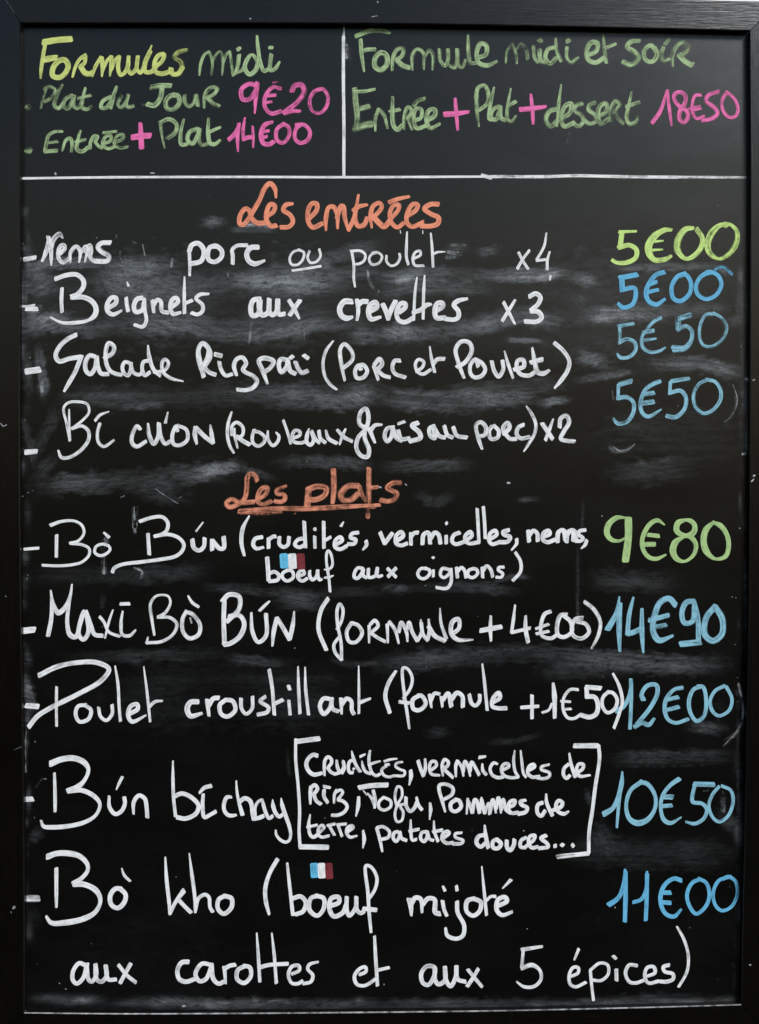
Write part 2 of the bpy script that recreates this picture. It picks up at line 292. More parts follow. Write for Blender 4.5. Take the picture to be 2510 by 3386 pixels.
def parse(text):
    """yields ('part', name, ink, label) and ('stroke', cover, [(x, y, w)...]) in photograph pixels"""
    x0 = y0 = 0.; k = 1.
    for ln in text.strip().splitlines():
        if ln[0] == '#':
            yield ('part',) + tuple(ln[1:].strip().split('|')); continue
        if ln[0] == '@':
            x0, y0, k = map(float, ln[1:].split()); continue
        t = ln.split(); w = float(t[0]); a = float(t[1])
        runs = [[]]
        for q in t[2:]:
            if q == '/': runs.append([]); continue
            c = [float(z) for z in q.split(',')]
            runs[-1].append((x0 + c[0] / k, y0 + c[1] / k, (c[2] if len(c) > 2 else w) / k))
        for r in runs: yield ('stroke', a, r)
WRITING = '''
# heading_lettering|lime|bold yellow-green heading reading Formules midi
@ 0 0 2.36
50 .95 338,330 450,312 556,304
30 .95 352,350 335,440 322,540 317,612,14
50 .9 335,468 385,458 440,448,40
42 .95 462,475 415,530 412,590 460,605 510,570 532,510 505,468 462,475
30 .95 566,602,18 590,520 625,460 668,436,40 / 668,436 660,490 632,515
42 .95 630,520 665,570 700,575 722,555,24
30 .92 720,598,16 745,520 788,446
34 .92 795,446 800,520 795,598,14
28 .92 800,550 835,475 868,440
34 .92 868,440 868,510 858,594,14
28 .92 872,540 900,465 930,440
34 .92 930,440 922,530 940,585 975,565 1000,510 1004,440,20
32 .92 1004,440 1000,530 1022,575 1060,540 1076,440,20
32 .92 1076,440 1070,540 1095,568 1130,500 1184,355,14
36 .92 1172,400 1130,500 1135,560 1180,560 1215,525
36 .92 1215,520 1265,475 1280,425 1240,430 1205,490 1215,560 1265,575 1335,555
36 .55 1460,388,24 1390,408 1362,445 1410,480 1425,525
40 .9 1425,525 1390,575 1345,575 1335,535
# heading_lettering|fade|faded green word midi of the first heading
@ 600 0 2.36
26 .75 140,588,14 150,500 180,425 215,402
24 .6 215,402 240,470 236,586,14
24 .6 240,480 275,420 303,402 322,470 320,586,14
24 .6 325,490 355,420 378,402 / 378,402 390,500 402,592,20
34 .9 450,430 440,510 422,575
46 .9 446,378 450,384
26 .85 402,592,14 430,565 465,555 490,520
36 .9 592,470 550,425,20 515,460 495,530 530,580 580,545 604,450
32 .9 590,278,18 598,370 615,480 645,555 690,530
34 .9 702,425 692,500 695,548 730,538 766,482,20
44 .9 698,368 696,374
# offer_lettering|fade|faded green|on the Plat du Jour line|bullet dot:115,word Plat:317,word du:462,word Jour:9999
@ 0 0 2.36
40 .22 212,830 228,842
26 .5 358,690 335,770 318,846,14
30 .5 345,692 395,675 432,700 410,755 350,792
36 .65 488,662,20 445,740 425,825 455,845 500,800
32 .6 562,745 512,772 495,825 530,848 562,795 578,748
32 .6 578,748 575,825 605,845 640,800
32 .65 668,685,20 645,775 638,835 680,852 718,828,20
26 .6 608,768 708,744
32 .7 862,755 802,790 788,838 828,842 872,785
36 .75 912,675,22 882,760 862,842
30 .7 948,745 922,815 945,838 985,790 1002,742 / 1002,742 985,815 1000,835 1042,826
40 .85 1180,682 1250,668 1332,668
42 .85 1266,680 1250,770 1205,822 1150,812
22 .25 1116,812 1120,820
38 .65 1385,745 1330,748 1295,790 1305,845 1350,852 1398,808 1392,752 1350,738
32 .5 1440,745 1445,800 1475,830 1512,800 1530,742 / 1530,742 1545,825
@ 600 0 2.36
32 .6 176,842,18 182,745 205,700 245,680 280,692 250,738 202,762
34 .75 202,762 245,805 298,828,22
# price_lettering|pink|pink price 9€20
38 0.87 592,672 530,655 468,700 480,775 535,770 590,690
36 0.87 592,645 580,760 572,885,14
34 0.81 775,690 715,682 660,740 650,830 700,885 778,868
27 0.81 650,748 735,742
24 0.71 645,802 705,795
14 0.28 712,645 762,638
40 0.71 862,712 885,668 940,664 955,720 900,800 800,880
38 0.76 800,882 860,868 928,868,24
30 0.71 1092,695 1035,715 1000,790 1025,868 1080,882 1132,830 1142,750 1105,695 1055,702
# offer_lettering|fade|faded green|on the Entrée Plat line|bullet dot:115,word Entrée:430,word Plat:9999
@ 0 0 2.36
44 .42 206,1170 238,1178
28 .75 490,1025,18 420,1030 378,1060 362,1120 350,1180
24 .75 372,1115 450,1105
30 .75 350,1182 446,1176
28 .75 485,1178,16 515,1095 548,1080 562,1120 556,1185,18
32 .8 628,1020,20 608,1095 600,1165 640,1182 690,1148
24 .75 588,1108 668,1090
28 .75 704,1160 706,1110 735,1062 762,1066 742,1105 / 742,1105 768,1140 800,1155
28 .75 806,1120 862,1100 862,1058 822,1070 802,1130 845,1160 895,1142
24 .8 805,1036 910,1025
28 .75 895,1112 955,1085 965,1052 915,1060 890,1120 930,1155 1000,1145,18
26 .65 1250,950 1265,1060 1286,1155,12
34 .7 1255,955 1320,930 1378,968 1370,1030 1305,1078
@ 600 0 2.36
32 .75 18,930,18 -8,1050 0,1128 45,1125
34 .7 120,1005 65,1030 48,1090 85,1122 125,1060 142,1008
32 .7 142,1008 140,1090 160,1130 205,1120
34 .8 212,922,22 208,1040 225,1118 260,1125 302,1092,20
30 .8 200,1038 250,1015 305,992,20
# plus_mark|pink|pink plus sign between Entrée and Plat
@ 0 0 2.36
44 .95 1096,962,30 1100,1050 1105,1155
46 .95 1032,1072 1100,1062 1172,1058
# price_lettering|pink|pink price 14€00
@ 600 0 2.36
36 .92 370,1090 420,1040 450,965,16
32 .92 448,965 438,1080 442,1182,14
30 .88 496,918,14 482,1000 482,1080
36 .9 482,1085 520,1072 562,1070
26 .92 556,985,18 560,1070 560,1152,14
38 .9 712,950,22 650,975 622,1045 640,1118 690,1125 718,1105
26 .9 625,1030 682,1020
26 .9 620,1076 668,1065
32 .9 800,965 745,1010 745,1090 790,1115 838,1065 838,995 790,965
32 .9 892,975 960,975 1003,1030 985,1092 925,1115 886,1080 892,1010 930,972
# divider_line|white|thin white vertical line between the two set menus
18 .75 1267,198,10 1268,250 1262,300
25 .97 1265,285 1264,600 1268,1000 1267,1386
30 .25 1285,350 1288,450
# divider_line|white|white horizontal line under the set menus
@ 0 0 1
8 .97 72,590 200,588 400,586 800,585 1137,586 1600,584
14 .85 1594,580 1625,588
11 .85 1625,584 1800,584 1900,581 2050,584 2240,586
9 .8 2180,585 2350,586 2466,587
# heading_lettering|fade|faded green|in the right-hand heading|word Formule:1657,word midi:1922,word et:2046,word soir:9999
@ 1200 0 2.36
38 .85 -55,282 50,242 140,238 212,258,22
34 .8 -18,310 -10,420 10,558,16
34 .75 -18,405 30,388 96,384
42 .85 140,412 98,450 95,520 140,545 188,500 182,430 140,412
34 .65 228,550,16 236,450 270,385 318,382 305,435 262,468
38 .75 262,465 310,510 362,528
32 .65 386,548,14 388,430 425,385 468,410 476,542,14
30 .5 485,440 520,395 545,430 542,545,14
32 .65 598,385 605,470 640,512 662,470 664,385
34 .7 664,400 675,500 715,528 738,470 735,385
34 .7 735,400 745,510 775,522 802,465,18
32 .7 820,272,14 824,390 840,490 890,490
38 .8 890,450 960,425 962,355 920,342 888,410 905,490 970,510 1048,478,20
24 .4 1115,492,12 1125,400 1168,340
26 .5 1168,340 1195,420 1202,498,12
28 .4 1195,400 1235,345 1275,390 1285,460
28 .5 1330,362 1340,450 1365,488
36 .65 1378,390 1388,470 1425,488
38 .65 1375,322 1392,314
36 .7 1495,370 1445,385 1425,450 1460,495 1510,450
32 .65 1503,300,18 1515,400 1545,478
32 .65 1592,370 1592,450 1625,485 1680,445,20
36 .75 1592,325 1612,312
@ 1810 0 2.36
40 .8 312,430 380,398 392,340 345,330 308,390 320,465 375,488 445,450
30 .75 437,272,14 445,380 460,490
36 .8 445,378 535,342,24
40 .75 722,318,26 655,325 622,365 685,408 712,455 655,505 590,482
38 .75 852,400 805,355 755,400 770,470 820,480 855,430 838,368
34 .65 905,370 888,430 902,475 950,462
32 .65 920,345 952,308,22
34 .55 978,518,16 978,430 1010,362 1060,330 1098,362 1080,408 1028,430
48 .85 1030,430 1070,475 1112,502
24 .9 1120,522 1140,490
# offer_lettering|fade|faded green|on the Entrée Plat dessert line|word Entrée:1500,word Plat:1750,word dessert:9999
@ 600 0 2.36
44 .7 1352,692 1360,800 1372,900 1368,1000
30 .85 1345,715 1430,712 1512,695,20
38 .7 1372,855 1465,828
54 .55 1350,1002 1420,978 1485,968
@ 1200 0 2.36
32 .7 98,1022,14 98,920 122,850 / 122,850 165,900 192,1002,16
38 .85 232,755,22 230,870 240,980 270,1012 308,978
30 .8 210,872 288,853
30 .6 320,1010,16 325,900 352,835 382,865 350,925 / 350,925 385,1010
34 .75 395,942 452,918 455,852 415,850 395,925 420,1000 490,982
34 .7 398,825 430,788 482,770
38 .8 495,942 562,902 562,855 520,858 495,930 525,1000 602,965,22
34 .65 888,740 890,860 905,988,12
34 .75 882,770 900,685 950,668 980,735 968,810 908,858
30 .85 1024,680,16 998,800 985,930 1010,935
34 .75 1058,828 1012,860 1000,915 1035,935 1062,880 1072,828 / 1072,828 1078,920 1110,935
30 .8 1154,690,14 1132,820 1128,925 1160,948 1196,902,20
32 .8 1130,828 1192,792
38 .7 1515,850 1455,870 1430,935 1465,985 1520,940
30 .8 1548,658,12 1530,800 1515,988,18
38 .75 1555,920 1615,880 1625,810 1580,828 1550,910 1570,985 1650,955
@ 1810 0 2.36
34 .65 272,808 222,828 212,865 265,900 282,945 245,985 205,968
34 .6 372,800 330,818 322,858 370,898 378,945 330,965 290,940
36 .65 395,905 460,872 458,808 412,828 395,895 415,965 482,925
32 .45 492,945 496,850 530,790 562,815 525,880 / 525,880 560,930 592,962
32 .7 658,718,14 635,830 618,915 640,965 690,950 708,905,18
32 .75 615,832 718,798
7 .3 177,1030 172,1050
7 .3 163,1070 158,1085
6 .3 156,1095 153,1112
# plus_mark|pink|pink plus sign after Entrée
@ 1200 0 2.36
34 .95 720,768,24 730,890 741,1015,22
42 .95 638,892 730,886 826,872,26
# plus_mark|pink|pink plus sign before dessert
34 .95 1311,735,20 1322,850 1330,966,24
40 .95 1228,855 1330,845 1428,832,26
# price_lettering|pink|pink price 18€50
@ 1810 0 2.36
34 0.92 818,958 880,870 935,705,16
28 0.9 935,705 952,850 970,982,16
34 0.87 1052,845 1000,795 990,740 1030,718 1075,745 1075,800 1035,865 1030,930 1065,955 1098,910 1085,862 1052,845
27 0.84 1198,742 1155,745 1132,800 1135,880 1165,925 1222,905
24 0.81 1103,846 1190,828
24 0.81 1130,862 1198,845
34 0.85 1335,715 1255,745 1240,790 1305,840 1328,885 1290,922 1210,940
29 0.81 1405,715 1365,780 1370,860 1420,915 1470,905 1488,850 1460,770 1398,715
# erased_marks|dust|faint ghosts of wiped-off older writing
@ 0 580 2.36
10 0.165 905,490 912,462
10 0.193 938,590 934,640 962,684
10 0.138 1035,518 1062,530
10 0.165 1114,540 1130,625
18 0.121 1345,652 1336,712
12 0.138 936,770 941,800
@ 600 580 2.36
26 0.066 1455,740 1470,830 1535,905
9 0.22 360,762 364,790
@ 1200 580 2.36
12 0.193 38,738 48,830
22 0.088 660,598 772,615
14 0.077 690,545 800,540
@ 1810 1000 2.36
12 0.165 1448,640 1482,760 1440,880 1385,932
12 0.176 512,1120 560,1156 640,1142 682,1108
9 0.165 508,690 516,760
14 0.11 1040,490 1135,485
@ 1810 1920 2.36
18 0.154 1490,805 1525,950 1520,1080 1470,1190 1380,1290
@ 0 1530 2.36
34 0.072 1052,350 1052,470
8 0.275 1036,470 1040,510 1062,515 1070,465
22 0.138 1050,525 1056,545
34 0.077 825,595 832,640
34 0.088 810,740 812,860
22 0.099 1050,820 1110,850 1100,900
8 0.165 1215,205 1300,265 1390,320
8 0.22 1400,272 1415,265
@ 600 1040 2.36
7 0.193 956,85 960,200
7 0.165 822,130 826,172
20 0.077 550,60 528,240
@ 1810 2410 2.36
32 0.077 1368,500 1372,640
20 0.088 1220,480 1255,475
@ 0 2410 2.36
12 0.165 205,20 195,150 205,340
10 0.165 300,440 325,395 360,390
# heading_lettering|orange|orange|in the starters heading|word Les:993,word entrées:9999
@ 600 580 2.36
38 .97 738,175,16 728,100 690,62 650,100 610,190 565,270 520,345 480,385 455,375 460,310 500,260 530,275 545,330 590,370 650,370
38 .97 665,320 720,280 728,235 695,225 668,275 665,350 700,395 740,390
38 .97 870,220,24 815,230 795,270 850,310 870,360 840,400 775,405
36 .97 1000,335 1055,270 1055,222 1020,220 990,270 990,360 1025,405 1100,375
36 .97 1128,430,16 1128,330 1150,250 1185,245 1215,300 1218,415,18
36 .97 1215,330 1245,240 1262,240 1275,330 1302,430,18 / 1302,425 1345,340 1382,150,20
36 .97 1366,240 1355,330 1380,395 1425,385 1450,330
34 .97 1340,275 1380,245 1450,228,24
@ 1200 580 2.36
36 .97 70,410,16 60,320 80,240 130,215 148,245 110,300 80,320
42 .97 80,320 130,375 165,400 215,350
34 .97 215,340 275,270 280,230 240,235 210,300 225,370 270,405 320,370
34 .97 205,210 270,185 362,165,24
36 .97 340,320 415,270 428,230 390,225 345,300 345,370 385,400 470,365
38 .97 590,225 530,225 480,260 530,300 590,330 585,375 530,395 450,395
# dish_lettering|white|white|on the Nems line|dash:125,word Nems:450,word porc:910,underlined word ou:1110,word poulet:1600,count x4:9999
@ 0 580 2.36
40 .75 190,655 275,640
38 .85 328,672,20 358,600 378,480,14 / 378,480 398,590 400,702,14
42 .85 400,560 418,500 465,458 490,490,14
34 .85 470,610 505,570 500,545 475,550 455,600 460,650 490,680 540,650
34 .85 548,680,16 552,600 595,555 625,590 618,680,14
30 .85 625,610 670,552 680,590 662,675,14
34 .85 670,600 700,545 712,590 705,640 735,670
40 .9 860,525 790,530 765,560 800,600 850,630 840,665 775,670 740,668
@ 600 580 2.36
26 1 62,605 65,700 64,782,20
38 1 62,590 80,545 130,530 170,570 175,620 150,670 70,690
36 1 275,555 225,560 205,610 215,660 260,675 310,640 315,590 270,550 235,555
30 1 400,690 400,620 395,585 430,550 515,545
40 1 600,560 540,565 510,610 525,665 570,690 650,665,20
20 1 925,580 870,600 845,650 860,695 910,695 950,650 955,600 910,580
20 1 1000,590 985,640 1005,680 1050,675 1085,630 1075,575
20 1 865,743 960,730 1088,708
22 .95 1330,595 1345,700 1345,800 1355,870,16
22 .95 1320,590 1400,590 1435,620 1425,665 1385,690 1360,692
20 .95 1530,600 1480,620 1465,660 1490,695 1545,680 1565,630 1530,600 1490,605
@ 1200 580 2.36
20 .95 185,625 185,670 220,705 265,690 290,640 285,610
22 .95 345,440,14 340,560 340,640 355,695
22 .95 395,650 450,620 445,590 410,600 390,650 405,700 475,705
22 .95 530,450,14 540,560 548,715
20 .95 540,620 580,600 642,596,10
22 1 1215,600 1250,670 1290,730
22 1 1300,585 1250,650 1205,728
22 1 1432,450,14 1415,550 1355,660 / 1355,665 1440,655
22 1 1458,595,16 1440,660 1438,735
22 .85 1465,785 1458,818,14
8 .7 292,430 295,452
8 .7 467,430 468,455
# dish_lettering|white|white|on the Beignets line|faint dash:98,dash:145,word Beignets:755,word aux:1050,word crevettes:1600,count x3:9999
@ 0 580 2.36
20 .75 168,1020 210,1022 270,1012
34 1 205,1042 290,1042
28 1 484,880 480,970 484,1066
36 1 432,808 520,778 600,775 650,820 650,870 600,930 560,945
40 1 560,950 650,950 720,985 750,1040 740,1090 690,1130,24 580,1150,30 480,1148,24 395,1108,14
34 1 845,1035 905,995 905,955 870,955 835,1010 840,1060 880,1085 950,1055,18
30 1 985,955 990,1010 1000,1058
30 1 1002,862,20 992,830,10
36 1 1115,955 1070,965 1045,1020 1060,1065 1110,1050 1125,990
30 1 1125,960 1130,1050 1142,1130 1115,1180 1048,1165,24
32 1 1190,975 1200,1070,24 / 1195,1020 1230,970 1255,985 1265,1060 1310,1070
34 1 1345,1025 1390,985 1375,955 1345,970 1330,1030 1350,1080 1410,1070,24
28 1 1440,790,12 1438,930 1440,1075
28 1 1440,1000 1500,975
30 1 1630,925,18 1560,930 1530,960 1580,1010 1580,1060 1540,1085 1495,1072
@ 600 580 2.36
40 1 605,965 560,975 540,1040 555,1095 600,1080 615,980 / 605,960 610,1050 630,1090 675,1070 685,970
38 1 685,965 685,1060 710,1090 745,1060 752,970 / 752,970 750,1050 765,1085 805,1080
34 1 840,975 885,1050 920,1118,18
36 1 925,975 880,1040 845,1090
44 1 1330,985 1270,985 1235,1040 1250,1095 1290,1115 1335,1105,26
34 1 1370,970 1380,1060 1370,1130,22
40 1 1380,1010 1410,985 1450,985
40 1 1470,1060 1525,1025 1515,990 1475,1010 1460,1070 1480,1120 1555,1105,26
@ 1200 580 2.36
38 1 155,1005 180,1060 195,1125,24 / 195,1120 220,1050 255,980
36 1 280,1070 330,1030 330,1000 295,1000 262,1070 280,1130 330,1145 395,1110
22 1 422,795,12 408,900 396,1130,24
26 1 482,780,12 475,900 470,1120,22
34 1 390,1070 450,1050 500,1010 535,1005,20
38 1 570,1060 625,1020 620,995 580,1000 560,1060 575,1110 640,1110
36 1 815,962,22 740,980 710,1010 745,1060 745,1105 715,1125 645,1120
28 1 1098,990 1140,1070 1185,1158,18
28 1 1188,972,20 1140,1050 1088,1135
36 1 1300,945 1350,922 1385,950 1370,1000 1310,1055 / 1310,1060 1370,1065 1395,1110 1360,1140 1265,1140
# price_lettering|spring|lime green price 5€00 of the spring rolls line
@ 1810 580 2.36
26 1 560,440 695,436,18
40 1 582,445 568,560
36 1 555,565 640,545 695,580 690,640 620,680 540,680,30 505,660,30
40 .95 970,425,26 920,425 840,470,56 790,550,60 800,620,54 840,660 920,655 968,628,24
24 .95 840,515 905,510,12
24 .95 820,583 900,578,12
44 .9 1140,410,28 1080,420,44 1020,500,56 1020,590,50 1080,650,28 1140,630,40 1200,560,40 1210,490,36 1165,420
40 .85 1400,400,24 1360,385,36 1290,440,54 1250,540,54 1270,610,44 1340,650,24 1410,620,40 1470,540,44 1480,440,34 1430,385,26 1380,380
# price_lettering|sky|blue price 5€00 of the Beignets line
40 1 565,800 700,775 / 580,790 585,890
34 1 575,895 680,880 688,950 660,1010 590,1030 552,1000,28
36 1 912,755 850,775 790,850 770,920 790,980 850,1008 918,965,24
32 1 800,850 852,830
28 1 785,910 865,892
34 1 1075,765 1015,790 970,870 985,960 1040,980 1110,920 1120,840 1080,775 1030,785
32 1 1290,755 1210,780 1160,860 1175,930 1240,965 1320,930 1358,850 1330,780 1260,752 1215,780
26 .5 1310,735 1370,715 1440,770
# dish_lettering|white|white|on the Salade line|dash:155,word Salade:630,word Rizpaï:1045,word (Porc:1355,word et:1484,word Poulet):9999
@ 0 1040 2.36
50 1 205,445 308,430
36 .95 595,158 530,190 465,250 435,320 460,365 540,345 630,330 / 635,325 590,440 540,530 500,600,20
34 .95 745,330 700,320 668,370 672,440 705,465 740,420 755,335 / 755,330 765,410 790,460 845,465
34 .92 815,340 880,300 890,250 850,222 828,270 830,380 860,440 910,465 950,470
30 .92 1015,380 975,370 955,410 970,460 1000,475 1020,430 1022,380 / 1020,390 1040,450 1085,470 1120,440
30 .95 1165,360 1120,370 1110,430 1130,475 1170,450
32 .95 1155,240,12 1165,330 1200,430 1250,475
28 .92 1200,450 1290,430 1315,375 1285,350 1265,380 1275,450 1330,495 1430,522,12
36 .92 1590,485 1560,360 1550,270 1580,225 1630,270 1640,330 1600,400
@ 600 1040 2.36
34 .92 172,485,20 140,380 132,280 165,222 210,260 205,330 170,400 / 170,400 215,450 265,470
38 .95 262,310 312,322
32 .92 295,370 310,430 345,475 395,465
34 .92 430,475,24 410,400 430,350 475,335 505,380 480,430 500,450 560,480 590,520 560,570 500,590 435,585,30
38 .9 672,540,20 630,430 605,360 640,340 720,365 690,420 640,450
36 .92 830,355 775,350 760,400 780,450 820,410 830,360 / 830,360 850,440 890,462
36 .92 890,370 910,420 940,455 985,440
34 .92 850,340 870,325
34 .92 955,318 988,342
26 .92 1185,205,14 1130,280 1105,380 1120,480 1165,550 1212,585,18
32 .95 1275,515,20 1250,400 1240,270 1270,230 1330,290 1335,350 1255,425
32 .95 1400,430 1380,400 1355,440 1370,495 1420,490 1450,440 1420,395 1380,400
@ 1200 1040 2.36
34 .95 120,510,22 85,400 / 90,390 130,345 150,385 100,440 / 110,430 160,475 210,490
32 .95 290,360 250,360 230,410 250,460 330,490
26 .95 415,445 465,410 475,370 435,350 410,385 425,445 470,465 530,430
26 .95 522,250,12 535,340 560,450
34 .92 545,390 580,350 635,345
34 .95 790,495,22 750,390 725,270 770,210 830,220 850,280 800,370 735,410
32 .95 900,405 880,350 840,390 840,460 870,490 925,480 955,430 930,380 880,350
32 .95 1005,365 1025,440 1060,485 1095,430 1090,360
28 .95 1105,285,12 1135,390 1172,495,22
34 .95 1180,430 1255,405 1250,355 1210,360 1200,410 1230,465 1300,475 1340,450
38 .95 1322,260,18 1340,360 1365,450 1410,460 1455,435,24
38 .95 1310,375 1400,350
34 .95 1495,222 1560,280 1610,360 1600,430 1550,510 1495,575,16
# dish_lettering|white|white|on the Bi cuon line|dash:155,word Bi:405,word cuon:730,word (Rouleaux:1170,word frais:1405,word au:1556,word porc):1785,count x2:9999
@ 0 1040 2.36
40 1 200,1075 285,1068
22 .92 540,740,12 540,860 545,985
22 .92 545,980 520,850 497,730 530,690 600,680 680,700 695,760 650,820 560,890
28 .9 560,890 640,870 690,910 690,980 630,1060 540,1115 480,1115 455,1060,16
24 .9 742,828 780,785 850,758,12
26 .9 780,850 760,930 770,1000 810,1030 890,980,18
32 .92 1095,895 1070,870 1035,930 1030,1000 1065,1030 1140,990
34 .92 1155,850,16 1165,940 1200,1010 1235,950 1240,850
34 .92 1240,850 1255,950 1290,1010 1330,990
26 .9 1310,762,12 1292,845
30 .92 1385,910 1375,870 1345,940 1355,1010 1400,1020 1460,980 1455,900 1385,865
30 .92 1535,1010,18 1520,930 1525,880 / 1525,880 1600,950 1660,1000
@ 600 1040 2.36
36 .92 120,1010,20 105,940 110,880 / 110,880 180,950 245,1000 / 245,1000 235,930 225,862,14
26 .95 392,760,16 365,850 360,950 380,1030 410,1080,18
@ 700 1390 3.059
32 .92 230,80,18 235,160 262,280,20
36 .9 205,150 205,60 250,20 315,70 310,150 250,180
44 .95 255,165 320,210 385,245
36 .92 430,95 410,170 420,230 470,260 530,220 535,170 480,120 440,112
34 .94 568,105,20 570,190 620,255 670,210 680,160 650,120,16
30 .95 725,0 770,130 798,238,24
36 .88 820,180 890,150 890,112 840,105 815,160 830,215 900,228 950,215
40 .92 985,85,18 965,150 962,220 1000,250 1032,200 1012,120 / 1010,110 1050,190 1090,225
40 .92 1085,105 1100,180 1150,225 / 1155,100,22 1180,180 1265,232
40 .92 1270,95,30 1340,170 1420,212 / 1355,85,20 1320,160 1295,245,20
@ 600 1040 2.36
34 .9 1440,890 1390,850 1400,760 1440,735 1460,800 1440,890 1380,960 1365,1040 1400,1100 1450,1110 1465,1060 1430,960 1435,870
40 .9 1465,890 1510,1000,20
34 .9 1475,910 1510,865 1565,860,18
@ 1200 1040 2.36
34 .92 240,880 190,890 170,950 190,990 220,960 235,890 / 235,890 260,960 300,985
34 .92 275,905 300,970 365,965
26 .92 275,852 325,835
38 .92 430,845 385,865 440,920 450,960 365,990
34 .92 560,870 520,890 530,950 560,965 550,880 / 560,890 600,950 640,960
34 .92 635,870 660,940 700,960 / 705,880 735,945 810,960
34 .88 930,1050,20 900,960 885,860 920,840 960,880 950,940 895,950
32 .92 1010,870 985,910 1000,970 1050,960 1060,910 1020,865
34 .92 1105,940 1095,880 1130,845 1145,880 1105,930 / 1110,930 1150,970 1195,970
32 .92 1255,860 1215,880 1200,930 1230,965 1300,955
28 .85 1275,715,12 1320,780 1350,860 1340,930 1300,1000 1255,1070,10
36 .9 1400,850 1440,910 1480,970
30 .9 1485,815,14 1455,900 1425,980
34 .9 1535,880 1545,810 1590,790 1610,840 1570,910 1545,970 1590,985 1652,990
# price_lettering|blue|blue price 5€50 of the Salade line
@ 1810 1000 2.36
32 0.79 555,185 675,165,24
28 0.82 565,195 568,310
30 0.82 560,315 620,285 680,310 690,370 640,425 570,430 545,400,18
28 0.77 888,118 830,150 770,220 738,270 745,350 800,388 870,380 925,350,12
34 0.73 745,235 828,220
30 0.73 755,295 850,282,14
44 0.69 1115,98 1025,125 / 1020,120 1022,200
34 0.73 1015,215 1080,185 1125,220 1120,300 1070,350 975,350
40 0.69 985,372 1070,360 1115,310
26 0.73 1300,90 1240,95 1195,170 1190,280 1220,335 1290,340 1370,280 1400,200 1370,130 1295,82
# price_lettering|blue|blue price 5€50 of the Bi cuon line
40 0.83 655,615 560,640
28 0.85 555,640 552,740
34 0.85 545,748 620,740 672,780 670,860 620,930 550,945 515,905,20
36 0.85 880,615 820,640 760,690 728,780 740,860 785,890 890,835,12
40 0.77 745,715 830,705
40 0.77 720,790 828,775
34 0.72 965,615 1105,595
30 0.85 960,620 955,715
34 0.85 955,705 1040,690 1080,740 1070,830 1000,895 930,885
30 0.83 1250,600 1180,640 1140,730 1160,820 1220,865 1290,840 1350,760 1350,680 1310,620 1240,600
# heading_lettering|rust|faded orange underlined|in the mains heading|word Les:980,word plats:9999
@ 600 1530 2.36
38 .7 590,140 575,100 540,85 515,110 510,200 490,280 430,330 370,345 350,315 390,285 450,310 570,305
18 .9 528,78,10 528,125
36 .7 600,285 660,240 670,195 630,200 595,260 600,310 640,325 700,300
36 .7 820,180,20 745,215 745,240 800,250 810,280 780,305 730,300
50 .75 990,220 985,300 980,345
44 .75 980,210 1060,185 1130,200 1120,250 1060,285 1000,290
44 .75 1185,55 1190,200 1180,315,30
46 .7 1380,180 1300,185 1245,245 1260,290 1320,290 1380,240
36 .75 1385,180 1410,250 1440,300,24
40 .75 1462,45 1462,180
40 .55 1462,180 1462,310
30 .7 1465,195 1530,190
@ 1200 1530 2.36
40 .7 295,155 230,160 190,195 230,220 265,240 245,285 190,300 140,290
@ 600 1530 2.36
40 .75 450,380 700,360 1000,358 1250,345 1550,330,24
26 .3 470,392 640,395 780,385
12 .7 620,400 650,392
12 .6 708,392 735,388
8 .7 880,398 894,394
34 .22 1458,360 1456,425
6 .7 1441,390 1445,432 1465,432 1470,395
14 .7 1480,352 1510,350
# dish_lettering|white|white|on the Bò Bún line|dash:145,word Bò:400,word Bún:770,word (crudités:1236,word vermicelles:1728,word nems:9999
@ 0 1530 2.36
24 1 190,675 302,666
26 1 442,565 440,735
22 1 395,488,28 480,458 580,455 640,490 655,550 610,610 545,628 / 548,630 640,640 695,670 695,720 640,775 570,795 460,805 330,800
22 1 850,650 800,635 750,655 740,700 780,725 830,710 860,675 845,645
28 1 810,545,16 850,582
28 1 1155,555 1165,715
28 1 1090,458 1200,425 1270,425 1310,470 1300,530 1260,560 1205,575 / 1210,572 1320,560 1400,590 1435,640 1420,690 1370,730 1250,755 1100,775 950,795 890,825 878,855
24 .9 1585,465,12 1530,535,18
32 1 1500,600 1510,660 1550,685 1590,655 1597,590
@ 600 1530 2.36
32 .97 85,600 100,665 140,685 175,655 180,590
34 .97 240,680 240,605 / 240,605 300,670 330,665 330,580
32 1 530,415,14 480,510 468,620 490,725,22
30 1 630,580 575,595 560,640 585,670 640,660,24
30 1 680,590 680,665 / 680,600 720,575 735,575
30 1 765,580 765,635 795,658 830,640 840,580
30 1 960,590 910,600 885,640 920,660 965,640 / 958,460 968,660
26 1 1040,575 1042,665
26 1 1040,512 1042,526
28 1 1110,460 1112,665
26 1 1115,610 1165,580
30 1 1205,640 1255,605 1240,580 1200,610 1200,660 1240,675 1290,650
22 1 1265,462,12 1245,495
30 1 1380,545 1330,555 1320,585 1360,600 1350,630 1300,635
30 1 1440,610 1445,640 1415,680,14
@ 1200 1530 2.36
32 1 135,545 170,630 / 170,630 230,550
32 1 265,610 315,570 300,540 260,570 260,630 300,645 345,630
30 1 375,550 375,640 / 375,580 400,550 430,545
32 1 465,635 475,560 510,545 525,630 / 530,590 560,545 590,560 605,630
28 1 650,570 650,630
24 1 650,468 656,478
30 1 755,545 710,565 695,610 720,635 800,615
30 1 800,610 850,570 840,540 800,570 800,610 830,630 905,620
26 1 892,360 900,500 905,620
26 1 940,345 950,470 955,590
30 1 985,600 1045,560 1035,530 995,550 985,610 1010,635 1065,620
32 1 1140,525 1095,540 1100,560 1150,580 1130,615 1060,620
26 1 1200,595 1200,630 1160,682,14
32 1 1290,530 1297,615 / 1297,570 1330,530 1360,550 1365,610
